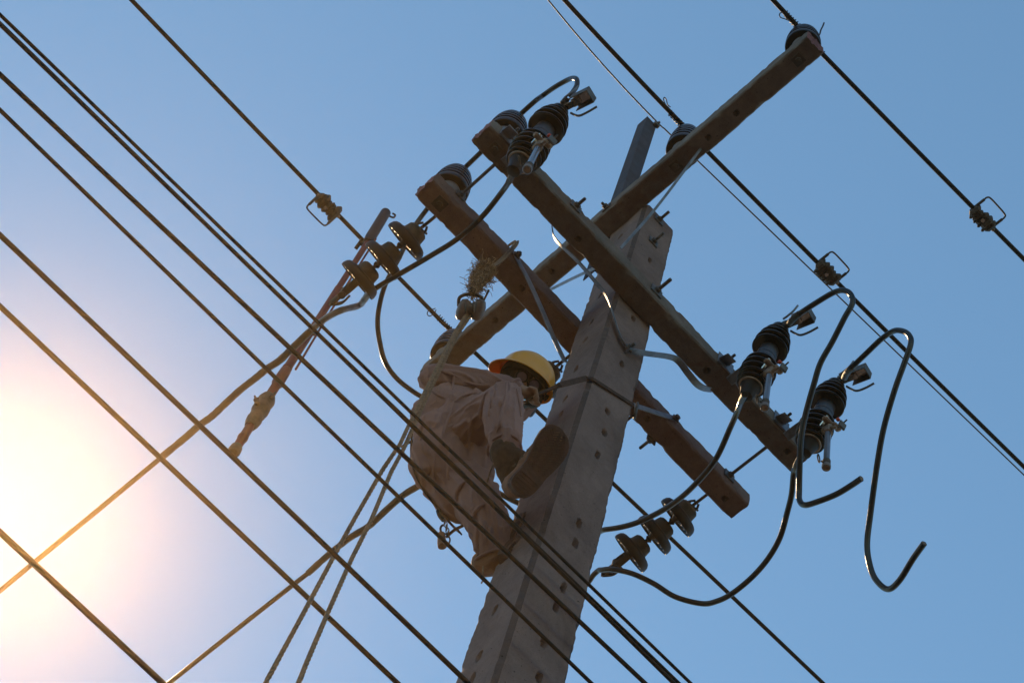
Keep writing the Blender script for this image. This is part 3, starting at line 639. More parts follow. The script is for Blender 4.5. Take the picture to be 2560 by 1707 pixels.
b = B(); lathe(b, p0, p1-p0, [(LL*.34, .024), (LL*.36, .033), (LL*.40, .041), (LL*.46, .036), (LL*.48, .040), (LL*.52, .041), (LL*.54, .034), (LL*.60, .033), (LL*.62, .036), (LL*.66, .033), (LL*.70, .025)], 28); obj('clamp_head', b, RUST_M, t)
b = B(); dd = (p1-p0).normalized(); xx, yy = frame_along(dd)
for a, fr in ((0, .42), (2, .43), (4, .5), (1, .53)):
    e_ = xx*math.cos(a)+yy*math.sin(a); box(b, p0+dd*LL*fr+e_*.042, dd, e_, dd.cross(e_), .012, .012, .012, .3); tube(b, [p0+dd*LL*fr+e_*.04, p0+dd*(LL*fr-.03)+e_*.058], .005, 6)
obj('clamp_lug', b, RUST_M, t, False)
b = B(); lathe(b, p0, p1-p0, [(LL*.69, .020), (LL*.82, .021), (LL*.821, .024), (LL*.835, .024), (LL*.84, .021), (LL*.93, .019)], 24); obj('lower_handle', b, RED_M, t)
b = B(); lathe(b, p0, p1-p0, [(LL*.92, .020), (LL*.94, .027), (LL*.98, .029), (LL*1.0, .024), (LL*1.01, .0)], 24); obj('end_knob', b, RUST_M, t)
b = B(); off = (RT*.034 - UP*.0); tube(b, [S_(-.02)+off*1.0, S_(.26)+off, S_(.5)+off*1.15, S_(.66)+off*1.3], .006, 8); obj('pull_rod', b, RED_M, t)
b = B()
for f in (.03, .265, .5): tube(b, [S_(f)-off*.4, S_(f)+off*1.2], .007, 8)
obj('rod_guide', b, DARKRED_M, t)
b = B(); tube(b, [S_(.02)-off*1.1+UP*.01, S_(.02)+off*.2], .01, 8); tube(b, [at(902, 607, 'y', YL-.01)-RT*.03-UP*.035, at(902, 607, 'y', YL-.01)+RT*.01+UP*.02], .011, 8); obj('wire_hook', b, DARKRED_M, t)
based(t, h2)

# ------------------------------------------------------------------ pulley, frayed bundle, ropes
xr = -.74
pl = at(1175, 772, 'x', xr); kt = at(1215, 690, 'x', xr+.05)
t = thing('pulley_block', 'small dark pulley block hanging below the frayed bundle, two ropes through it', 'pulley block')
ax_p = Vector((.35, .75, .0)).normalized(); dn = (pl-kt).normalized(); dn = Vector((-.02, .0, -1)).normalized(); sd2 = RT
up_ = (kt-pl).normalized()
for k, off in ((-1, -.028), (1, .030)):
    b = B(); cpt = pl + RT*off; lathe(b, cpt - UP*.045 - RT*.012, (UP+RT*.35), [(0, .012), (.01, .022), (.03, .027), (.06, .026), (.082, .018), (.09, .0)], 20); obj('cheek_plate', b, BLOCK_M, t)
b = B(); lathe(b, pl - RT*.025, RT, [(0, .026), (.008, .032), (.014, .024), (.034, .024), (.04, .032), (.048, .026)], 24); obj('sheave', b, DULL_M, t)
b = B(); tube(b, smooth_path([pl-RT*.045+UP*.01, pl-RT*.04+UP*.045, pl+UP*.058, pl+RT*.045+UP*.045, pl+RT*.045+UP*.01], 5), .007, 8)
tube(b, [pl+RT*.05+UP*.025, pl+RT*.075+UP*.075], .004, 6); tube(b, [pl+UP*.05, pl+UP*.085+RT*.01], .010, 8); obj('becket_hook', b, RUST_M, t)
based(t, pl)
t = thing('frayed_rope_bundle', 'shaggy straw coloured bundle of frayed rope above the pulley', 'rope bundle')
top = pl + UP*.06 + RT*.008; a0 = kt + UP*.03
b = B(); tube(b, smooth_path([top, top*.55+kt*.45, kt, a0], 6), [.012]*7+[.022]*6+[.03]*6, 10); obj('rope_core', b, ROPE_M, t)
b = B(); rn = random.Random(4)
clumps = []
for k in range(17):
    f = k/16; base = top*(1-f*.98) + (a0+UP*.020)*f*.98
    clumps.append((base + RT*rn.gauss(0, .019)*(.5+f) + UP*rn.gauss(0, .006) + fwd*rn.gauss(0, .012), rn.uniform(.007, .015)*(.75+.5*f)))
for k in range(2600):
    c0_, sg = clumps[min(16, int(17*rn.random()**.8))]
    d = (RT*rn.gauss(0, 1) + UP*rn.gauss(0, 1) + fwd*rn.gauss(0, 1)).normalized(); base = c0_ + d*abs(rn.gauss(0, sg))
    l = rn.uniform(.006, .024) if rn.random() < .93 else .04; q_ = [base]; e_ = d
    for j in range(3):
        e_ = (e_ + Vector((rn.gauss(0, 1), rn.gauss(0, 1), rn.gauss(0, 1)))*.75).normalized(); q_.append(q_[-1]+e_*l*.45)
    tube(b, q_, rn.uniform(.0007, .0015), 3, False)
o_ = obj('loose_fibres', b, FIBRE_M, t); o_['kind'] = 'stuff'
b = B(); q = at(1282, 616, 'y', BY-S-.006); q2 = at(1245, 655, 'y', BY-S-.01)
tube(b, smooth_path([a0, q2 - Y*.01, q, q + Vector((0, .0, .07)), q+Vector((0, .06, .11))], 6), .0065, 8)
tube(b, smooth_path([a0+RT*.006, q2+RT*.012 - Y*.01, q+RT*.014, q+RT*.014+Vector((0, .0, .07))], 6), .0055, 8)
obj('sling_rope', b, ROPE_M, t); based(t, kt)
def rope(label, pts, r=.0076):
    b = B(); path = []
    P = pts; sp = smooth_path(P, 60)
    for strand in range(3):
        q = []; acc = 0
        for i, p in enumerate(sp):
            d = (sp[min(i+1, len(sp)-1)]-sp[max(i-1, 0)]).normalized(); x_ = (X - d*X.dot(d)).normalized(); y_ = d.cross(x_)
            if i: acc += (p-sp[i-1]).length
            a = acc/.035*2*math.pi*.5 + strand*2.094; q.append(p + (x_*math.cos(a)+y_*math.sin(a))*r*.38)
        tube(b, q, r*.66, 6)
    return tag(obj('hand_line_rope', b, ROPE_M), label, 'rope', 'ropes hanging from the pulley')
def dense(P, n=5):
    R = []
    for a, c in zip(P, P[1:]): R += [a*(1-k/n)+c*(k/n) for k in range(n)]
    return R + [P[-1]]
R1 = [pl - RT*.012 - UP*.02] + [at(a, b_, 'x', xr+.0) for a, b_ in ((1135, 835), (1060, 985), (1000, 1110), (958, 1172), (890, 1290), (832, 1395), (768, 1515), (700, 1640), (664, 1707))]
R2 = [pl + RT*.006 - UP*.02] + [at(a, b_, 'x', xr+.02) for a, b_ in ((1142, 838), (1068, 990), (1010, 1120), (978, 1180), (928, 1300), (880, 1395), (820, 1530), (765, 1660), (746, 1707))]
for R in (R1, R2):
    d_ = (R[-1]-R[-2]).normalized(); R.append(Vector((R[-1].x+d_.x*.2, R[-1].y+d_.y*.2, 4.2))); R.append(Vector((R[-1].x, R[-1].y, .1)))
rope('hanging rope from the pulley, the left one where the two part below', dense(R1, 4)); rope('hanging rope from the pulley, the right one where the two part below', dense(R2, 4))

# ------------------------------------------------------------------ the lineman
def blob(capsules, voxel, fold=0, fscale=9, smooth_it=6, seed=0, extra=None):
    """one continuous surface from tapered limbs (p, r, q, s); then cloth folds"""
    b = B()
    for (p, r, q, s) in capsules:
        d = q-p; L = max(d.length, 1e-4); prof = []
        for k in range(9):
            a = math.pi/2*(k/8); prof.append((-r*math.cos(a), r*math.sin(a)))
        for k in range(9):
            a = math.pi/2*(k/8); prof.append((L+s*math.sin(a), s*math.cos(a)))
        t_ = B(); lathe(t_, p, d if d.length > 1e-4 else Z, prof, 28); me = bpy.data.meshes.new('t'); t_.to_mesh(me); t_.free(); b.from_mesh(me); bpy.data.meshes.remove(me)
    me = bpy.data.meshes.new('blob'); b.to_mesh(me); b.free()
    o = bpy.data.objects.new('blob', me); C.objects.link(o)
    md = o.modifiers.new('r', 'REMESH'); md.mode = 'VOXEL'; md.voxel_size = voxel
    ms = o.modifiers.new('s', 'SMOOTH'); ms.factor = .5; ms.iterations = smooth_it
    dg = bpy.context.evaluated_depsgraph_get(); m2 = bpy.data.meshes.new_from_object(o.evaluated_get(dg))
    bpy.data.objects.remove(o); bpy.data.meshes.remove(me)
    if fold or extra:
        m2.update(); nv = [v.normal.copy() for v in m2.vertices]
        for v, n_ in zip(m2.vertices, nv):
            p = v.co; wv = Vector((noise.noise(p*3.1+Vector((seed, 0, 0))), noise.noise(p*3.3+Vector((0, seed, 0))), noise.noise(p*3.7)))*1.1
            q = Vector((p.x*.8, p.y*1.0, p.z*.8))*fscale + wv*2
            f = 1-abs(noise.noise(q))*2.6; f = max(0, f)**2
            g_ = noise.noise(p*26+Vector((seed, 1, 1)))*.25
            v.co = v.co + n_*(f*fold + g_*fold)
        if extra:
            amt = [extra(v.co) for v in m2.vertices]
            nb = [[] for _ in amt]
            for e_ in m2.edges: a_, c_ = e_.vertices; nb[a_].append(c_); nb[c_].append(a_)
            for _ in range(2): amt = [(amt[i] + sum(amt[j] for j in nb[i]))/(1+len(nb[i])) for i in range(len(amt))]
            for v, n_, a_ in zip(m2.vertices, nv, amt): v.co = v.co + n_*a_
    return m2
per = thing('person', 'lineman in beige workwear and yellow hard hat strapped to the left side of the pole', 'person')
K = lambda px, py, d: far(px, py, d)
hipC = K(1118, 1125, 7.56); hipR = K(1160, 1095, 7.62); hipL = K(1160, 1215, 7.46)
kneeR = K(1260, 1003, 7.46); ankR = K(1268, 1120, 7.20)
kneeL = K(1212, 1290, 7.28); ankL = K(1238, 1385, 7.22)
waist = K(1115, 1045, 7.76); chest = K(1190, 1000, 8.02); neck = K(1275, 990, 8.14); head = K(1310, 955, 8.08)
shR = K(1190, 1035, 7.99); shA = K(1150, 975, 8.0); elb = K(1088, 950, 7.82); wri = K(1262, 962, 7.88); hnd = K(1316, 983, 7.84)
sh2 = K(1262, 1018, 8.16); elb2 = K(1290, 1030, 8.25); wr2 = K(1330, 1000, 8.1)
# body: head, neck, torso, arms, hands as one skin
face_dir = (CAM-head).normalized()
caps = [(head, .078, head+UP*.01-RT*.012, .080), (head, .06, neck, .050), (neck, .055, chest, .07), (chest, .075, waist, .075), (waist, .075, hipC, .08), (hipC, .06, hipR, .055), (hipR, .055, kneeR, .05), (kneeR, .05, ankR, .035), (hipC, .06, hipL, .055),
        (hipL, .055, kneeL, .05), (kneeL, .05, ankL, .035), (chest, .06, shA, .045), (shA, .045, elb, .036), (elb, .036, wri, .026), (neck, .06, sh2, .05), (sh2, .045, elb2, .036), (elb2, .036, wr2, .026)]
# gripping hand: palm, four curled fingers and a thumb round the strap
caps.append((wri, .026, hnd, .027))
gd = (K(1345, 985, 7.84)-hnd).normalized(); gu = UP
def finger(base, i, ln, r):
    a = base; b1 = a + (gd*.8 - gu*.15)*ln*.42; b2 = b1 + (gd*.25 - gu*.95 - fwd*.2)*ln*.33; b3 = b2 + (-gd*.7 - gu*.4 - fwd*.3)*ln*.27
    return [(a, r*1.08, b1, r), (b1, r, b2, r*.9), (b2, r*.9, b3, r*.78)]
for i, (o_, ln) in enumerate(((.030, .072), (.010, .080), (-.011, .075), (-.030, .060))):
    caps += finger(hnd + gu*.006 + (UP*.55 - fwd*.8).normalized()*o_ + gd*.012, i, ln, .0088)
caps += [(hnd - gu*.012, .011, hnd - gu*.035 + gd*.025, .0098), (hnd - gu*.035 + gd*.025, .0098, hnd - gu*.04 + gd*.052, .0085)]
# nose, jaw, ears
caps += [(head+face_dir*.075, .012, head+face_dir*.094-UP*.012, .013), (head-UP*.05+face_dir*.03, .04, head-UP*.055+face_dir*.045+RT*.02, .034), (head-RT*.078, .014, head-RT*.08-UP*.02, .012), (head+RT*.078, .014, head+RT*.08-UP*.02, .012)]
obj('body', blob(caps, .0065, 0, smooth_it=2), SKIN_M, per)
def drape(axes, amp, seed, fa=2.2, ft=5):
    """long soft folds running along each limb, gathered where it bends"""
    def f(p):
        best = None
        for a, c in axes:
            d = c-a; L = d.length; t = max(0, min(1, (p-a).dot(d)/L/L)); q = a+d*t; e = (p-q).length
            if best is None or e < best[0]: best = (e, t, d/L, p-q, L, a)
        e, t, d, rv, L, a = best; x_, y_ = frame_along(d); rv = rv.normalized(); c_, s_ = rv.dot(x_), rv.dot(y_)
        w1 = noise.noise(Vector((c_*fa, s_*fa, t*L*ft + seed + a.x*9)))
        w2 = noise.noise(Vector((c_*fa*1.9+4, s_*fa*1.9, t*L*ft*1.7 + seed*2 + t*1.5)))
        w3 = noise.noise(Vector((c_*1.1, s_*1.1, t*L*26 + seed + c_*2.5)))
        r1 = math.exp(-(w1/.10)**2); r2 = math.exp(-(w2/.08)**2)
        end = abs(t-.5)*2
        return amp*(r1*1.0 + r2*.25 - .5 + max(0, w3)*.3*end)
    return f
# shirt: body, near sleeve, far sleeve, loose shirt tail
seg = lambda L: [(L[i], L[i+1]) for i in range(len(L)-1)]
def garment(name, chain, parent, amp, seed, fa=2.2, ft=5, m=CLOTH_M):
    """chain: lists of (point, radius)"""
    caps = []; axes = []
    for ch in chain:
        for (p, r), (q, s_) in zip(ch, ch[1:]): caps.append((p, r, q, s_)); axes.append((p, q))
    return obj(name, blob(caps, .0058, .0012, 8, 5, seed, drape(axes, amp*1.35, seed, fa, ft)), m, parent)
garment('shirt_body', [[(neck, .060), (chest, .112), (waist, .135), (K(1108, 1080, 7.70), .115)], [(chest, .11), (shR, .095)], [(neck, .06), (sh2, .06)]], per, .010, 2.0, 1.6, 5)
garment('shirt_sleeve', [[(shA, .075), (K(1110, 955, 7.90), .072), (elb, .066), (K(1120, 951, 7.83), .064), (K(1190, 955, 7.86), .054), (wri, .043), (K(1290, 970, 7.86), .037)]], per, .008, 4.0, 2.0, 9)
garment('shirt_sleeve', [[(sh2, .062), (elb2, .05), (wr2, .04)]], per, .007, 9.0)
garment('shirt_tail', [[(K(1140, 1005, 7.74), .055), (K(1120, 1060, 7.64), .075), (K(1112, 1125, 7.57), .080)], [(K(1190, 1000, 7.72), .045), (K(1165, 1060, 7.62), .07), (K(1150, 1120, 7.56), .07)]], per, .010, 12.0, 2.4, 4)
garment('trouser_seat', [[(K(1100, 1095, 7.62), .108), (K(1102, 1150, 7.54), .120), (K(1124, 1203, 7.50), .112), (K(1154, 1252, 7.44), .092), (K(1180, 1285, 7.42), .06)], [(K(1180, 1120, 7.62), .09), (K(1180, 1190, 7.50), .085)]], per, .010, 6.0, 1.9, 5)
garment('trouser_leg', [[(hipR, .110), (K(1205, 1045, 7.54), .088), (kneeR, .076)], [(kneeR, .078), (K(1258, 1050, 7.33), .076), (K(1262, 1095, 7.25), .068), (K(1262, 1122, 7.22), .062)]], per, .011, 3.0, 2.2, 4)
garment('trouser_leg', [[(hipL, .105), (K(1192, 1245, 7.36), .095), (kneeL, .086)], [(kneeL, .086), (K(1225, 1335, 7.23), .074), (K(1234, 1388, 7.20), .064)]], per, .011, 8.0, 2.2, 4)
garment('trouser_pocket', [[(K(1050, 1120, 7.50), .032), (K(1064, 1172, 7.44), .032)]], per, .004, 5.0)
from mathutils.bvhtree import BVHTree
GV, GF = [], []
for o_ in list(per.children):
    if o_.name.split('.')[0] in ('shirt_body', 'shirt_sleeve', 'shirt_tail', 'trouser_seat', 'trouser_leg'):
        k0 = len(GV); GV += [v_.co.copy() for v_ in o_.data.vertices]; GF += [[k0+i for i in f_.vertices] for f_ in o_.data.polygons]
bvh = BVHTree.FromPolygons(GV, GF)
def seam(name, pts, r, sink=.3):
    """a raised seam or crease of cloth lying on the garment surface"""
    P = []
    for (a, c), (a2, c2) in zip(pts, pts[1:]):
        for k in range(4):
            h_ = bvh.ray_cast(CAM, ray(a+(a2-a)*k/4, c+(c2-c)*k/4).normalized())
            if h_[0] is not None and (not P or (h_[0]-P[-1]).length < .09): P.append(h_[0] + h_[1]*r*sink*(1 if h_[1].dot(fwd) < 0 else -1))
    if len(P) < 3: return
    P = [P[0]] + [(P[i-1]+P[i]*2+P[i+1])/4 for i in range(1, len(P)-1)] + [P[-1]]
    n_ = len(P); b = B(); tube(b, P, [r*(.35+.65*math.sin(math.pi*min(1, max(0, i/(n_-1))))) for i in range(n_)], 8); obj(name, b, CLOTH_M, per)
for nm, r_, pts in (('shirt_placket', .007, [(1134, 1002), (1128, 1031), (1116, 1060), (1107, 1092)]), ('shirt_hem', .007, [(1136, 1004), (1150, 992), (1172, 987), (1200, 980)]),
    ('cloth_crease', .010, [(1212, 985), (1204, 1021), (1200, 1040), (1212, 1069), (1226, 1104)]), ('cloth_crease', .008, [(1268, 958), (1264, 1002), (1252, 1050), (1237, 1092)]),
    ('cloth_crease', .008, [(1290, 972), (1300, 1010), (1302, 1050)]), ('cloth_crease', .007, [(1238, 975), (1226, 1010), (1222, 1050)]), ('trouser_seam', .006, [(1090, 1125), (1085, 1160), (1083, 1200), (1092, 1240)]),
    ('cloth_crease', .010, [(1143, 1252), (1141, 1235), (1151, 1214), (1172, 1196)]), ('cloth_crease', .009, [(1180, 1303), (1186, 1283), (1198, 1267), (1216, 1258)]), ('cloth_crease', .008, [(1192, 1318), (1192, 1350), (1198, 1382)]),
    ('cloth_crease', .008, [(1215, 1300), (1212, 1330), (1216, 1370)]), ('sleeve_seam', .006, [(1136, 930), (1132, 955), (1130, 980)]), ('cloth_crease', .008, [(1090, 925), (1120, 932), (1150, 945)]),
    ('cloth_crease', .008, [(1072, 960), (1090, 985), (1118, 998)]), ('cloth_crease', .009, [(1060, 1040), (1048, 1080), (1046, 1120)]), ('cloth_crease', .009, [(1130, 1110), (1120, 1160), (1122, 1210)]),
    ('cloth_crease', .008, [(1180, 1040), (1172, 1090), (1174, 1140)]), ('cloth_crease', .007, [(1160, 955), (1195, 962), (1230, 962)])):
    seam(nm, pts, r_)
def hem(name, c, ax, r, m=CLOTH_M, w=.012): 
    b = B(); x_, y_ = frame_along(ax); n_ = 26
    tube(b, [c + (x_*math.cos(a)+y_*math.sin(a))*r*(1+.05*math.sin(3*a)) for a in np.linspace(0, 2*math.pi, n_)], w*.5, 8, False); return obj(name, b, m, per)
hem('trouser_cuff', K(1262, 1122, 7.22), (ankR-kneeR), .062)
hem('trouser_cuff', K(1235, 1392, 7.19), (ankL-kneeL), .066)
hem('sleeve_cuff', K(1288, 970, 7.86), (hnd-wri), .041, w=.01)
# seat strap of the harness round the seat
b = B(); tube(b, smooth_path([K(1044, 1020, 7.75), K(1030, 1090, 7.64), K(1031, 1158, 7.54), K(1056, 1218, 7.48), K(1096, 1272, 7.44), K(1130, 1312, 7.40), K(1150, 1330, 7.42)], 6), 0, flat=(.045, .006, fwd)); obj('seat_strap', b, STRAP_M, per)
# balaclava
cap_h = blob([(head-UP*.005, .089, head+UP*.012-RT*.014, .089), (head-UP*.045+face_dir*.03, .052, head-UP*.055+RT*.03+face_dir*.03, .050), (head-UP*.03, .075, neck-UP*.01, .062), (head-RT*.05-UP*.01, .06, head-RT*.06-UP*.02, .055)], .006, .003, 16, 3, 3.0)
obj('black_balaclava', cap_h, BLACK_M, per)
# goggles
gx = (RT*.82 - UP*.55 ).normalized(); gz = face_dir; gy = gz.cross(gx).normalized(); gc = K(1320, 952, (head-CAM).length-.092)
for k in (-1, 1):
    b = B(); lathe(b, gc + gx*.030*k, gz, [(-.02, .030), (.0, .028), (.006, .026), (.007, .022)], 26); fr = obj('goggle_frame', b, BLACK_M, per)
    b = B(); lathe(b, gc + gx*.030*k, gz, [(.003, .0225), (.007, .020), (.0095, .012), (.0105, 0)], 24); obj('goggle_lens', b, LENS_M, fr)
# hard hat: dome, brim and peak, ridges; tilted with its open side towards the camera's left and down
hu = (UP*.74 + RT*.47 + fwd*.66).normalized()     # towards the crown
hf = (-RT*.857 + UP*.50 - fwd*.12); hf = (hf - hu*hf.dot(hu)).normalized(); hs = hu.cross(hf)
hc = K(1314, 950, 8.04)
def hat(off, thick_out):
    b = B(); rings = []; nA, nR = 64, 22
    for i in range(nR+1):
        f = i/nR; ring = []
        for j in range(nA):
            a = 2*math.pi*j/nA; ca, sa = math.cos(a), math.sin(a)
            pk = max(0, ca)**3
            if f < .80:
                th = f/.80*math.pi/2; rr = math.sin(th)**.92; hh = math.cos(th)**.9
                r = rr*.108*(1+.08*abs(ca)); z_ = hh*.122
                rid = max(0, 1-abs(sa*rr)/.16)*.010*max(0, min(1, (1.25-rr)*2)); z_ += rid*hh; r += rid*rr*.6*(1 if abs(sa) < .2 else 0)
            else:
                g_ = (f-.80)/.20; base = .108*(1+.08*abs(ca)); r = base + g_*(.012 + .030*pk); z_ = -.010*g_ - .020*g_*pk*g_ - .004*g_*g_
            r += off; z_ += off
            ring.append(b.verts.new(hc + hf*(r*ca) + hs*(r*sa*.90) + hu*z_))
        rings.append(ring)
    for A_, B_ in zip(rings, rings[1:]):
        for k in range(nA): b.faces.new((A_[k], A_[(k+1) % nA], B_[(k+1) % nA], B_[k]))
    return b, rings
b, _ = hat(0, 0)
bmesh.ops.remove_doubles(b, verts=b.verts, dist=.0002)
bmesh.ops.recalc_face_normals(b, faces=b.faces)
me = bpy.data.meshes.new('hat'); b.to_mesh(me); b.free(); oh = bpy.data.objects.new('t', me); C.objects.link(oh)
so = oh.modifiers.new('s', 'SOLIDIFY'); so.thickness = .0035; so.offset = 0
dg = bpy.context.evaluated_depsgraph_get(); m2 = bpy.data.meshes.new_from_object(oh.evaluated_get(dg)); bpy.data.objects.remove(oh)
hat_o = obj('hard_hat', m2, HELM_M, per)
b = B(); tube(b, [hc + hf*.100*math.cos(a)+hs*.088*math.sin(a)-hu*.008 for a in np.linspace(0, 2*math.pi, 40)], 0, flat=(.028, .004, hu), cap=False); obj('head_band', b, BLACK_M, hat_o)
b = B(); lathe(b, hc - hf*.10 - hu*.015, -hf, [(0, .012), (.012, .016), (.016, .010)], 14); obj('ratchet_knob', b, BLACK_M, hat_o)
b = B(); tube(b, smooth_path([hc + hs*.088, head-UP*.07+RT*.05+face_dir*.02, head - UP*.09+face_dir*.03, hc - hs*.085], 8), .005, 6); obj('chin_strap', b, BLACK_M, hat_o)
# boots
def boot(heel, toe, ank, nrm, parent):
    """nrm: direction the sole faces"""
    d = (toe-heel); L = d.length; d.normalize(); n_ = (nrm - d*nrm.dot(d)).normalized(); s_ = d.cross(n_)
    # sole outline with real foot shape
    prof = [(0, .001), (.01, .020), (.04, .032), (.09, .036), (.16, .034), (.22, .036), (.28, .041), (.36, .049), (.5, .052), (.62, .0535), (.74, .053), (.84, .047), (.92, .036), (.97, .022), (1, .002)]
    def outline(f): return np.interp(f, [0, .02, .06, .14, .26, .38, .52, .68, .80, .90, .96, 1], [.010, .034, .045, .050, .049, .048, .056, .064, .064, .054, .038, .008])
    def camber(f): return .010*math.sin(f*math.pi*1.2)
    def slab(f0, f1, z0, z1, shrink=0, nn=26):
        b = B(); top, bot = [], []
        fs = [f0+(f1-f0)*k/nn for k in range(nn+1)]
        for sgn in (1, -1):
            for f in (fs if sgn == 1 else fs[::-1]):
                w_ = max(.003, outline(f)-shrink); toe_up = -max(0, f-.72)**2*.25
                p = heel + d*(f*L) + s_*(sgn*w_+camber(f))
                top.append(b.verts.new(p + n_*(z1+toe_up))); bot.append(b.verts.new(p + n_*(z0+toe_up)))
        m = len(top)
        for k in range(m):
            k2 = (k+1) % m; b.faces.new((bot[k], bot[k2], top[k2], top[k]))
        b.faces.new(top); b.faces.new(bot[::-1])
        bmesh.ops.recalc_face_normals(b, faces=b.faces); return b
    so_ = obj('boot_sole', slab(0, 1, -.012, .010), SOLE_M, parent, True)
    obj('boot_heel', slab(.0, .29, .0105, .028, .002), SOLE_M, parent, True)
    # zigzag tread lugs
    b = B()
    for k in range(15):
        f = .40 + k*.038; w_ = outline(f)-.010; zt_ = .0105 - max(0, f-.72)**2*.25
        pts = [heel + d*(f*L + .007*(1 if q % 2 else -1)) + s_*(w_*(q/3-1)+camber(f)) + n_*(zt_+.001) for q in range(7)]
        tube(b, pts, 0, flat=(.0065, .006, d))
    for k in range(5):
        f = .05+k*.045; w_ = outline(f)-.011
        tube(b, [heel + d*(f*L) + s_*(-w_+camber(f)) + n_*.029, heel + d*(f*L) + s_*(w_+camber(f)) + n_*.029], 0, flat=(.007, .005, d))
    lg = obj('tread_lugs', b, SOLE_M, parent, False); lg['kind'] = 'stuff'
    up_n = -n_
    cps = [(heel+d*.055+up_n*.05, .047, heel+d*.065+up_n*.10, .048), (heel+d*.055+up_n*.05, .044, heel+d*(L*.5)+up_n*.05, .046), (heel+d*(L*.45)+up_n*.052, .052, heel+d*(L*.78)+up_n*.046+s_*.006, .050), (heel+d*(L*.78)+up_n*.046+s_*.006, .050, heel+d*(L*.85)+up_n*.038, .042),
           (heel+d*(L*.45)+up_n*.05, .042, heel+d*.075+up_n*.11, .045)]
    obj('boot_shaft', blob([(heel+d*.07+up_n*.10, .049, ank, .050), (heel+d*.16+up_n*.085, .034, ank, .046), (ank, .050, ank+(ank-heel).normalized()*.02, .052)], .006, .004, 22, 3, 8.0), SHAFT_M, parent)
    obj('boot_upper', blob(cps, .006, .003, 18, 3, 5.0), BOOT_M, parent)
    b = B()
    for k in range(6):
        f = .24+.055*k; c_ = heel + d*(L*f) + up_n*(.105-.009*k)
        tube(b, smooth_path([c_ - s_*.052 - up_n*.030 + d*.012*(k % 2), c_ - s_*.02 + up_n*.004, c_ + s_*.05 - up_n*.022 - d*.01*(k % 2)], 5), .0048, 6)
    tube(b, smooth_path([heel+d*(L*.3)+up_n*.1, heel+d*(L*.24)+up_n*.12-s_*.045, heel+d*(L*.32)+up_n*.085-s_*.05], 5), .004, 6)
    obj('boot_laces', b, LACE_M, parent)
boot(K(1286, 1232, 7.02), K(1408, 1072, 7.14), K(1262, 1140, 7.18), (CAM-K(1350, 1150, 7.1)).normalized() + RT*.10 - UP*.10, per)
boot(K(1258, 1412, 7.10), K(1335, 1300, 7.42), K(1244, 1372, 7.30), (CAM-K(1250, 1400, 7.2)).normalized() + RT*.2 - UP*.25, per)
b = B(); tube(b, smooth_path([K(1238, 1150, 7.15), K(1225, 1180, 7.16), K(1218, 1205, 7.18)], 5), .003, 6); obj('dangling_lace', b, ROPE_M, per)
b = B(); tube(b, smooth_path([K(1208, 1415, 7.1), K(1207, 1430, 7.08), K(1209, 1445, 7.08), K(1203, 1458, 7.08)], 5), .003, 6); obj('dangling_lace', b, ROPE_M, per)
b = B(); tube(b, smooth_path([K(1004, 1117, 7.7), K(1018, 1108, 7.68), K(1032, 1102, 7.65), K(1050, 1098, 7.6)], 5), .006, 6); obj('belt_tail', b, STRAP_M, per)
b = B(); tube(b, smooth_path([K(1116, 1342, 7.3), K(1135, 1325, 7.32), K(1160, 1312, 7.36)], 5), .006, 6); obj('belt_tail', b, STRAP_M, per)
based(per, K(1250, 1400, 7.2))

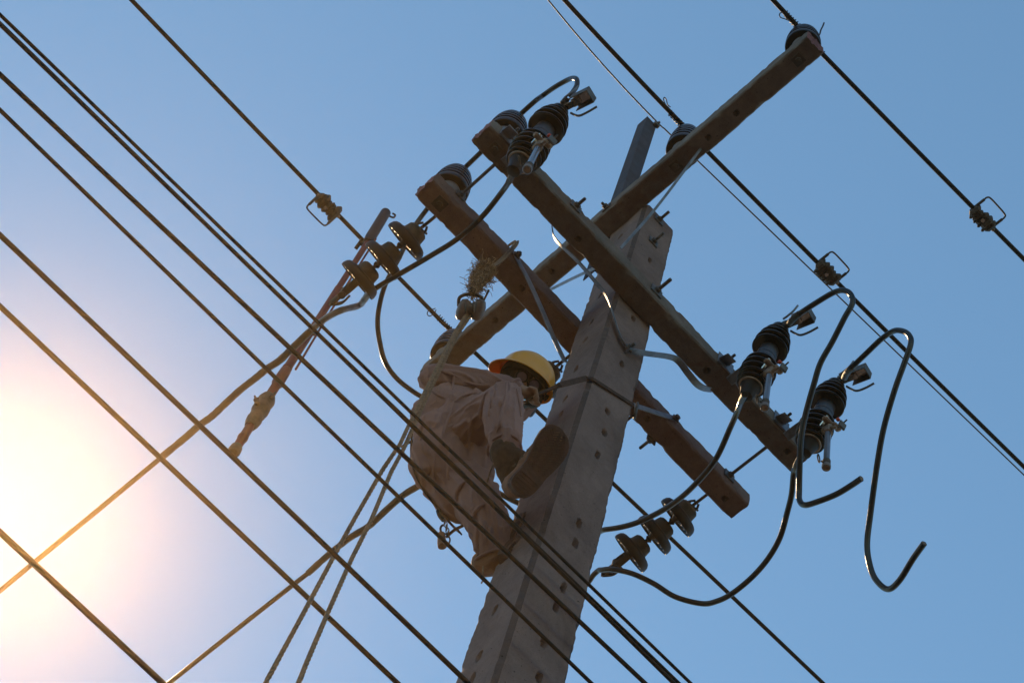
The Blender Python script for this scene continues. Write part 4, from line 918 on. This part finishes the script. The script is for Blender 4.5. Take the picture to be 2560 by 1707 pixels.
# safety strap round the pole
t = thing('safety_strap', 'brown safety strap from the lineman\'s hands round the front of the pole', 'strap')
c1 = at(1484, 934, 'x', -pa(9.2)-.006)
q = [K(1308, 1003, 7.82), K(1345, 986, 7.83), K(1400, 962, 7.86), Vector((-pa(9.2)-.012, -pb(9.2)+.012, c1.z+.0)), Vector((-pa(9.2)+.008, -pb(9.2)-.008, c1.z-.002))]
rg = at(1584, 1013, 'y', -pb(8.9)-.006); q += [q[-1]*.5+rg*.5, rg, rg + Vector((.03, .03, -.01)), rg+Vector((.03, .2, -.01))]
pts = []
for a_, c_ in zip(q, q[1:]): pts += [a_*(1-k/4)+c_*(k/4) for k in range(4)]
b = B(); tube(b, pts+[q[-1]], 0, flat=(.024, .007, Vector((0, .0, 1)))); obj('webbing', b, STRAP_M, t)
b = B(); tube(b, smooth_path([q[0]+RT*.01, q[0]-RT*.02, q[0]-RT*.03-UP*.01], 4), .009, 8); lathe(b, q[0], -RT, [(0, .012), (.02, .012)], 12); obj('strap_buckle', b, CHROME_M, t)
b = B(); cr = at(1590, 1026, 'y', -.06); tube(b, [cr + (Z*math.cos(a)*.055 + (X*.6+Y*.8)*math.sin(a)*.026) for a in np.linspace(0, 6.28, 24)], .0065, 8); obj('carabiner', b, DULL_M, t)
based(t, q[0])
# tool hook hanging from the belt
t = thing('hanging_hook_tool', 'small reddish hook tool dangling on a short chain below the lineman\'s seat', 'tool')
b = B(); lathe(b, K(1103, 1332, 7.28), K(1106, 1376, 7.22)-K(1103, 1332, 7.28), [(0, .010), (.004, .014), (.05, .017), (.068, .016), (.07, .010)], 16); obj('tool_handle', b, BOOT_M, t)
b = B(); tube(b, smooth_path([K(1104, 1334, 7.28), K(1101, 1322, 7.28), K(1104, 1314, 7.28), K(1109, 1312, 7.28)], 5), .0045, 6); tube(b, smooth_path([K(1107, 1332, 7.28), K(1118, 1336, 7.28), K(1125, 1348, 7.28), K(1120, 1362, 7.28), K(1113, 1366, 7.28)], 5), .0035, 6); obj('tool_hook', b, RUST_M, t)
for i in range(5):
    c_ = K(1112+2.2*i, 1302+8*i, 7.30); b = B(); e_ = RT if i % 2 else (fwd*.8+RT*.3).normalized()
    tube(b, [c_ + UP*.011*math.cos(a) + e_*.006*math.sin(a) for a in np.linspace(0, 6.28, 12)], .0022, 5); obj('chain_link', b, DULL_M, t)
b = B(); tube(b, smooth_path([K(1096, 1275, 7.33), K(1100, 1288, 7.32), K(1110, 1300, 7.31)], 5), .010, 8); obj('belt_clip', b, BLACK_M, t)
based(t, K(1104, 1350, 7.28))
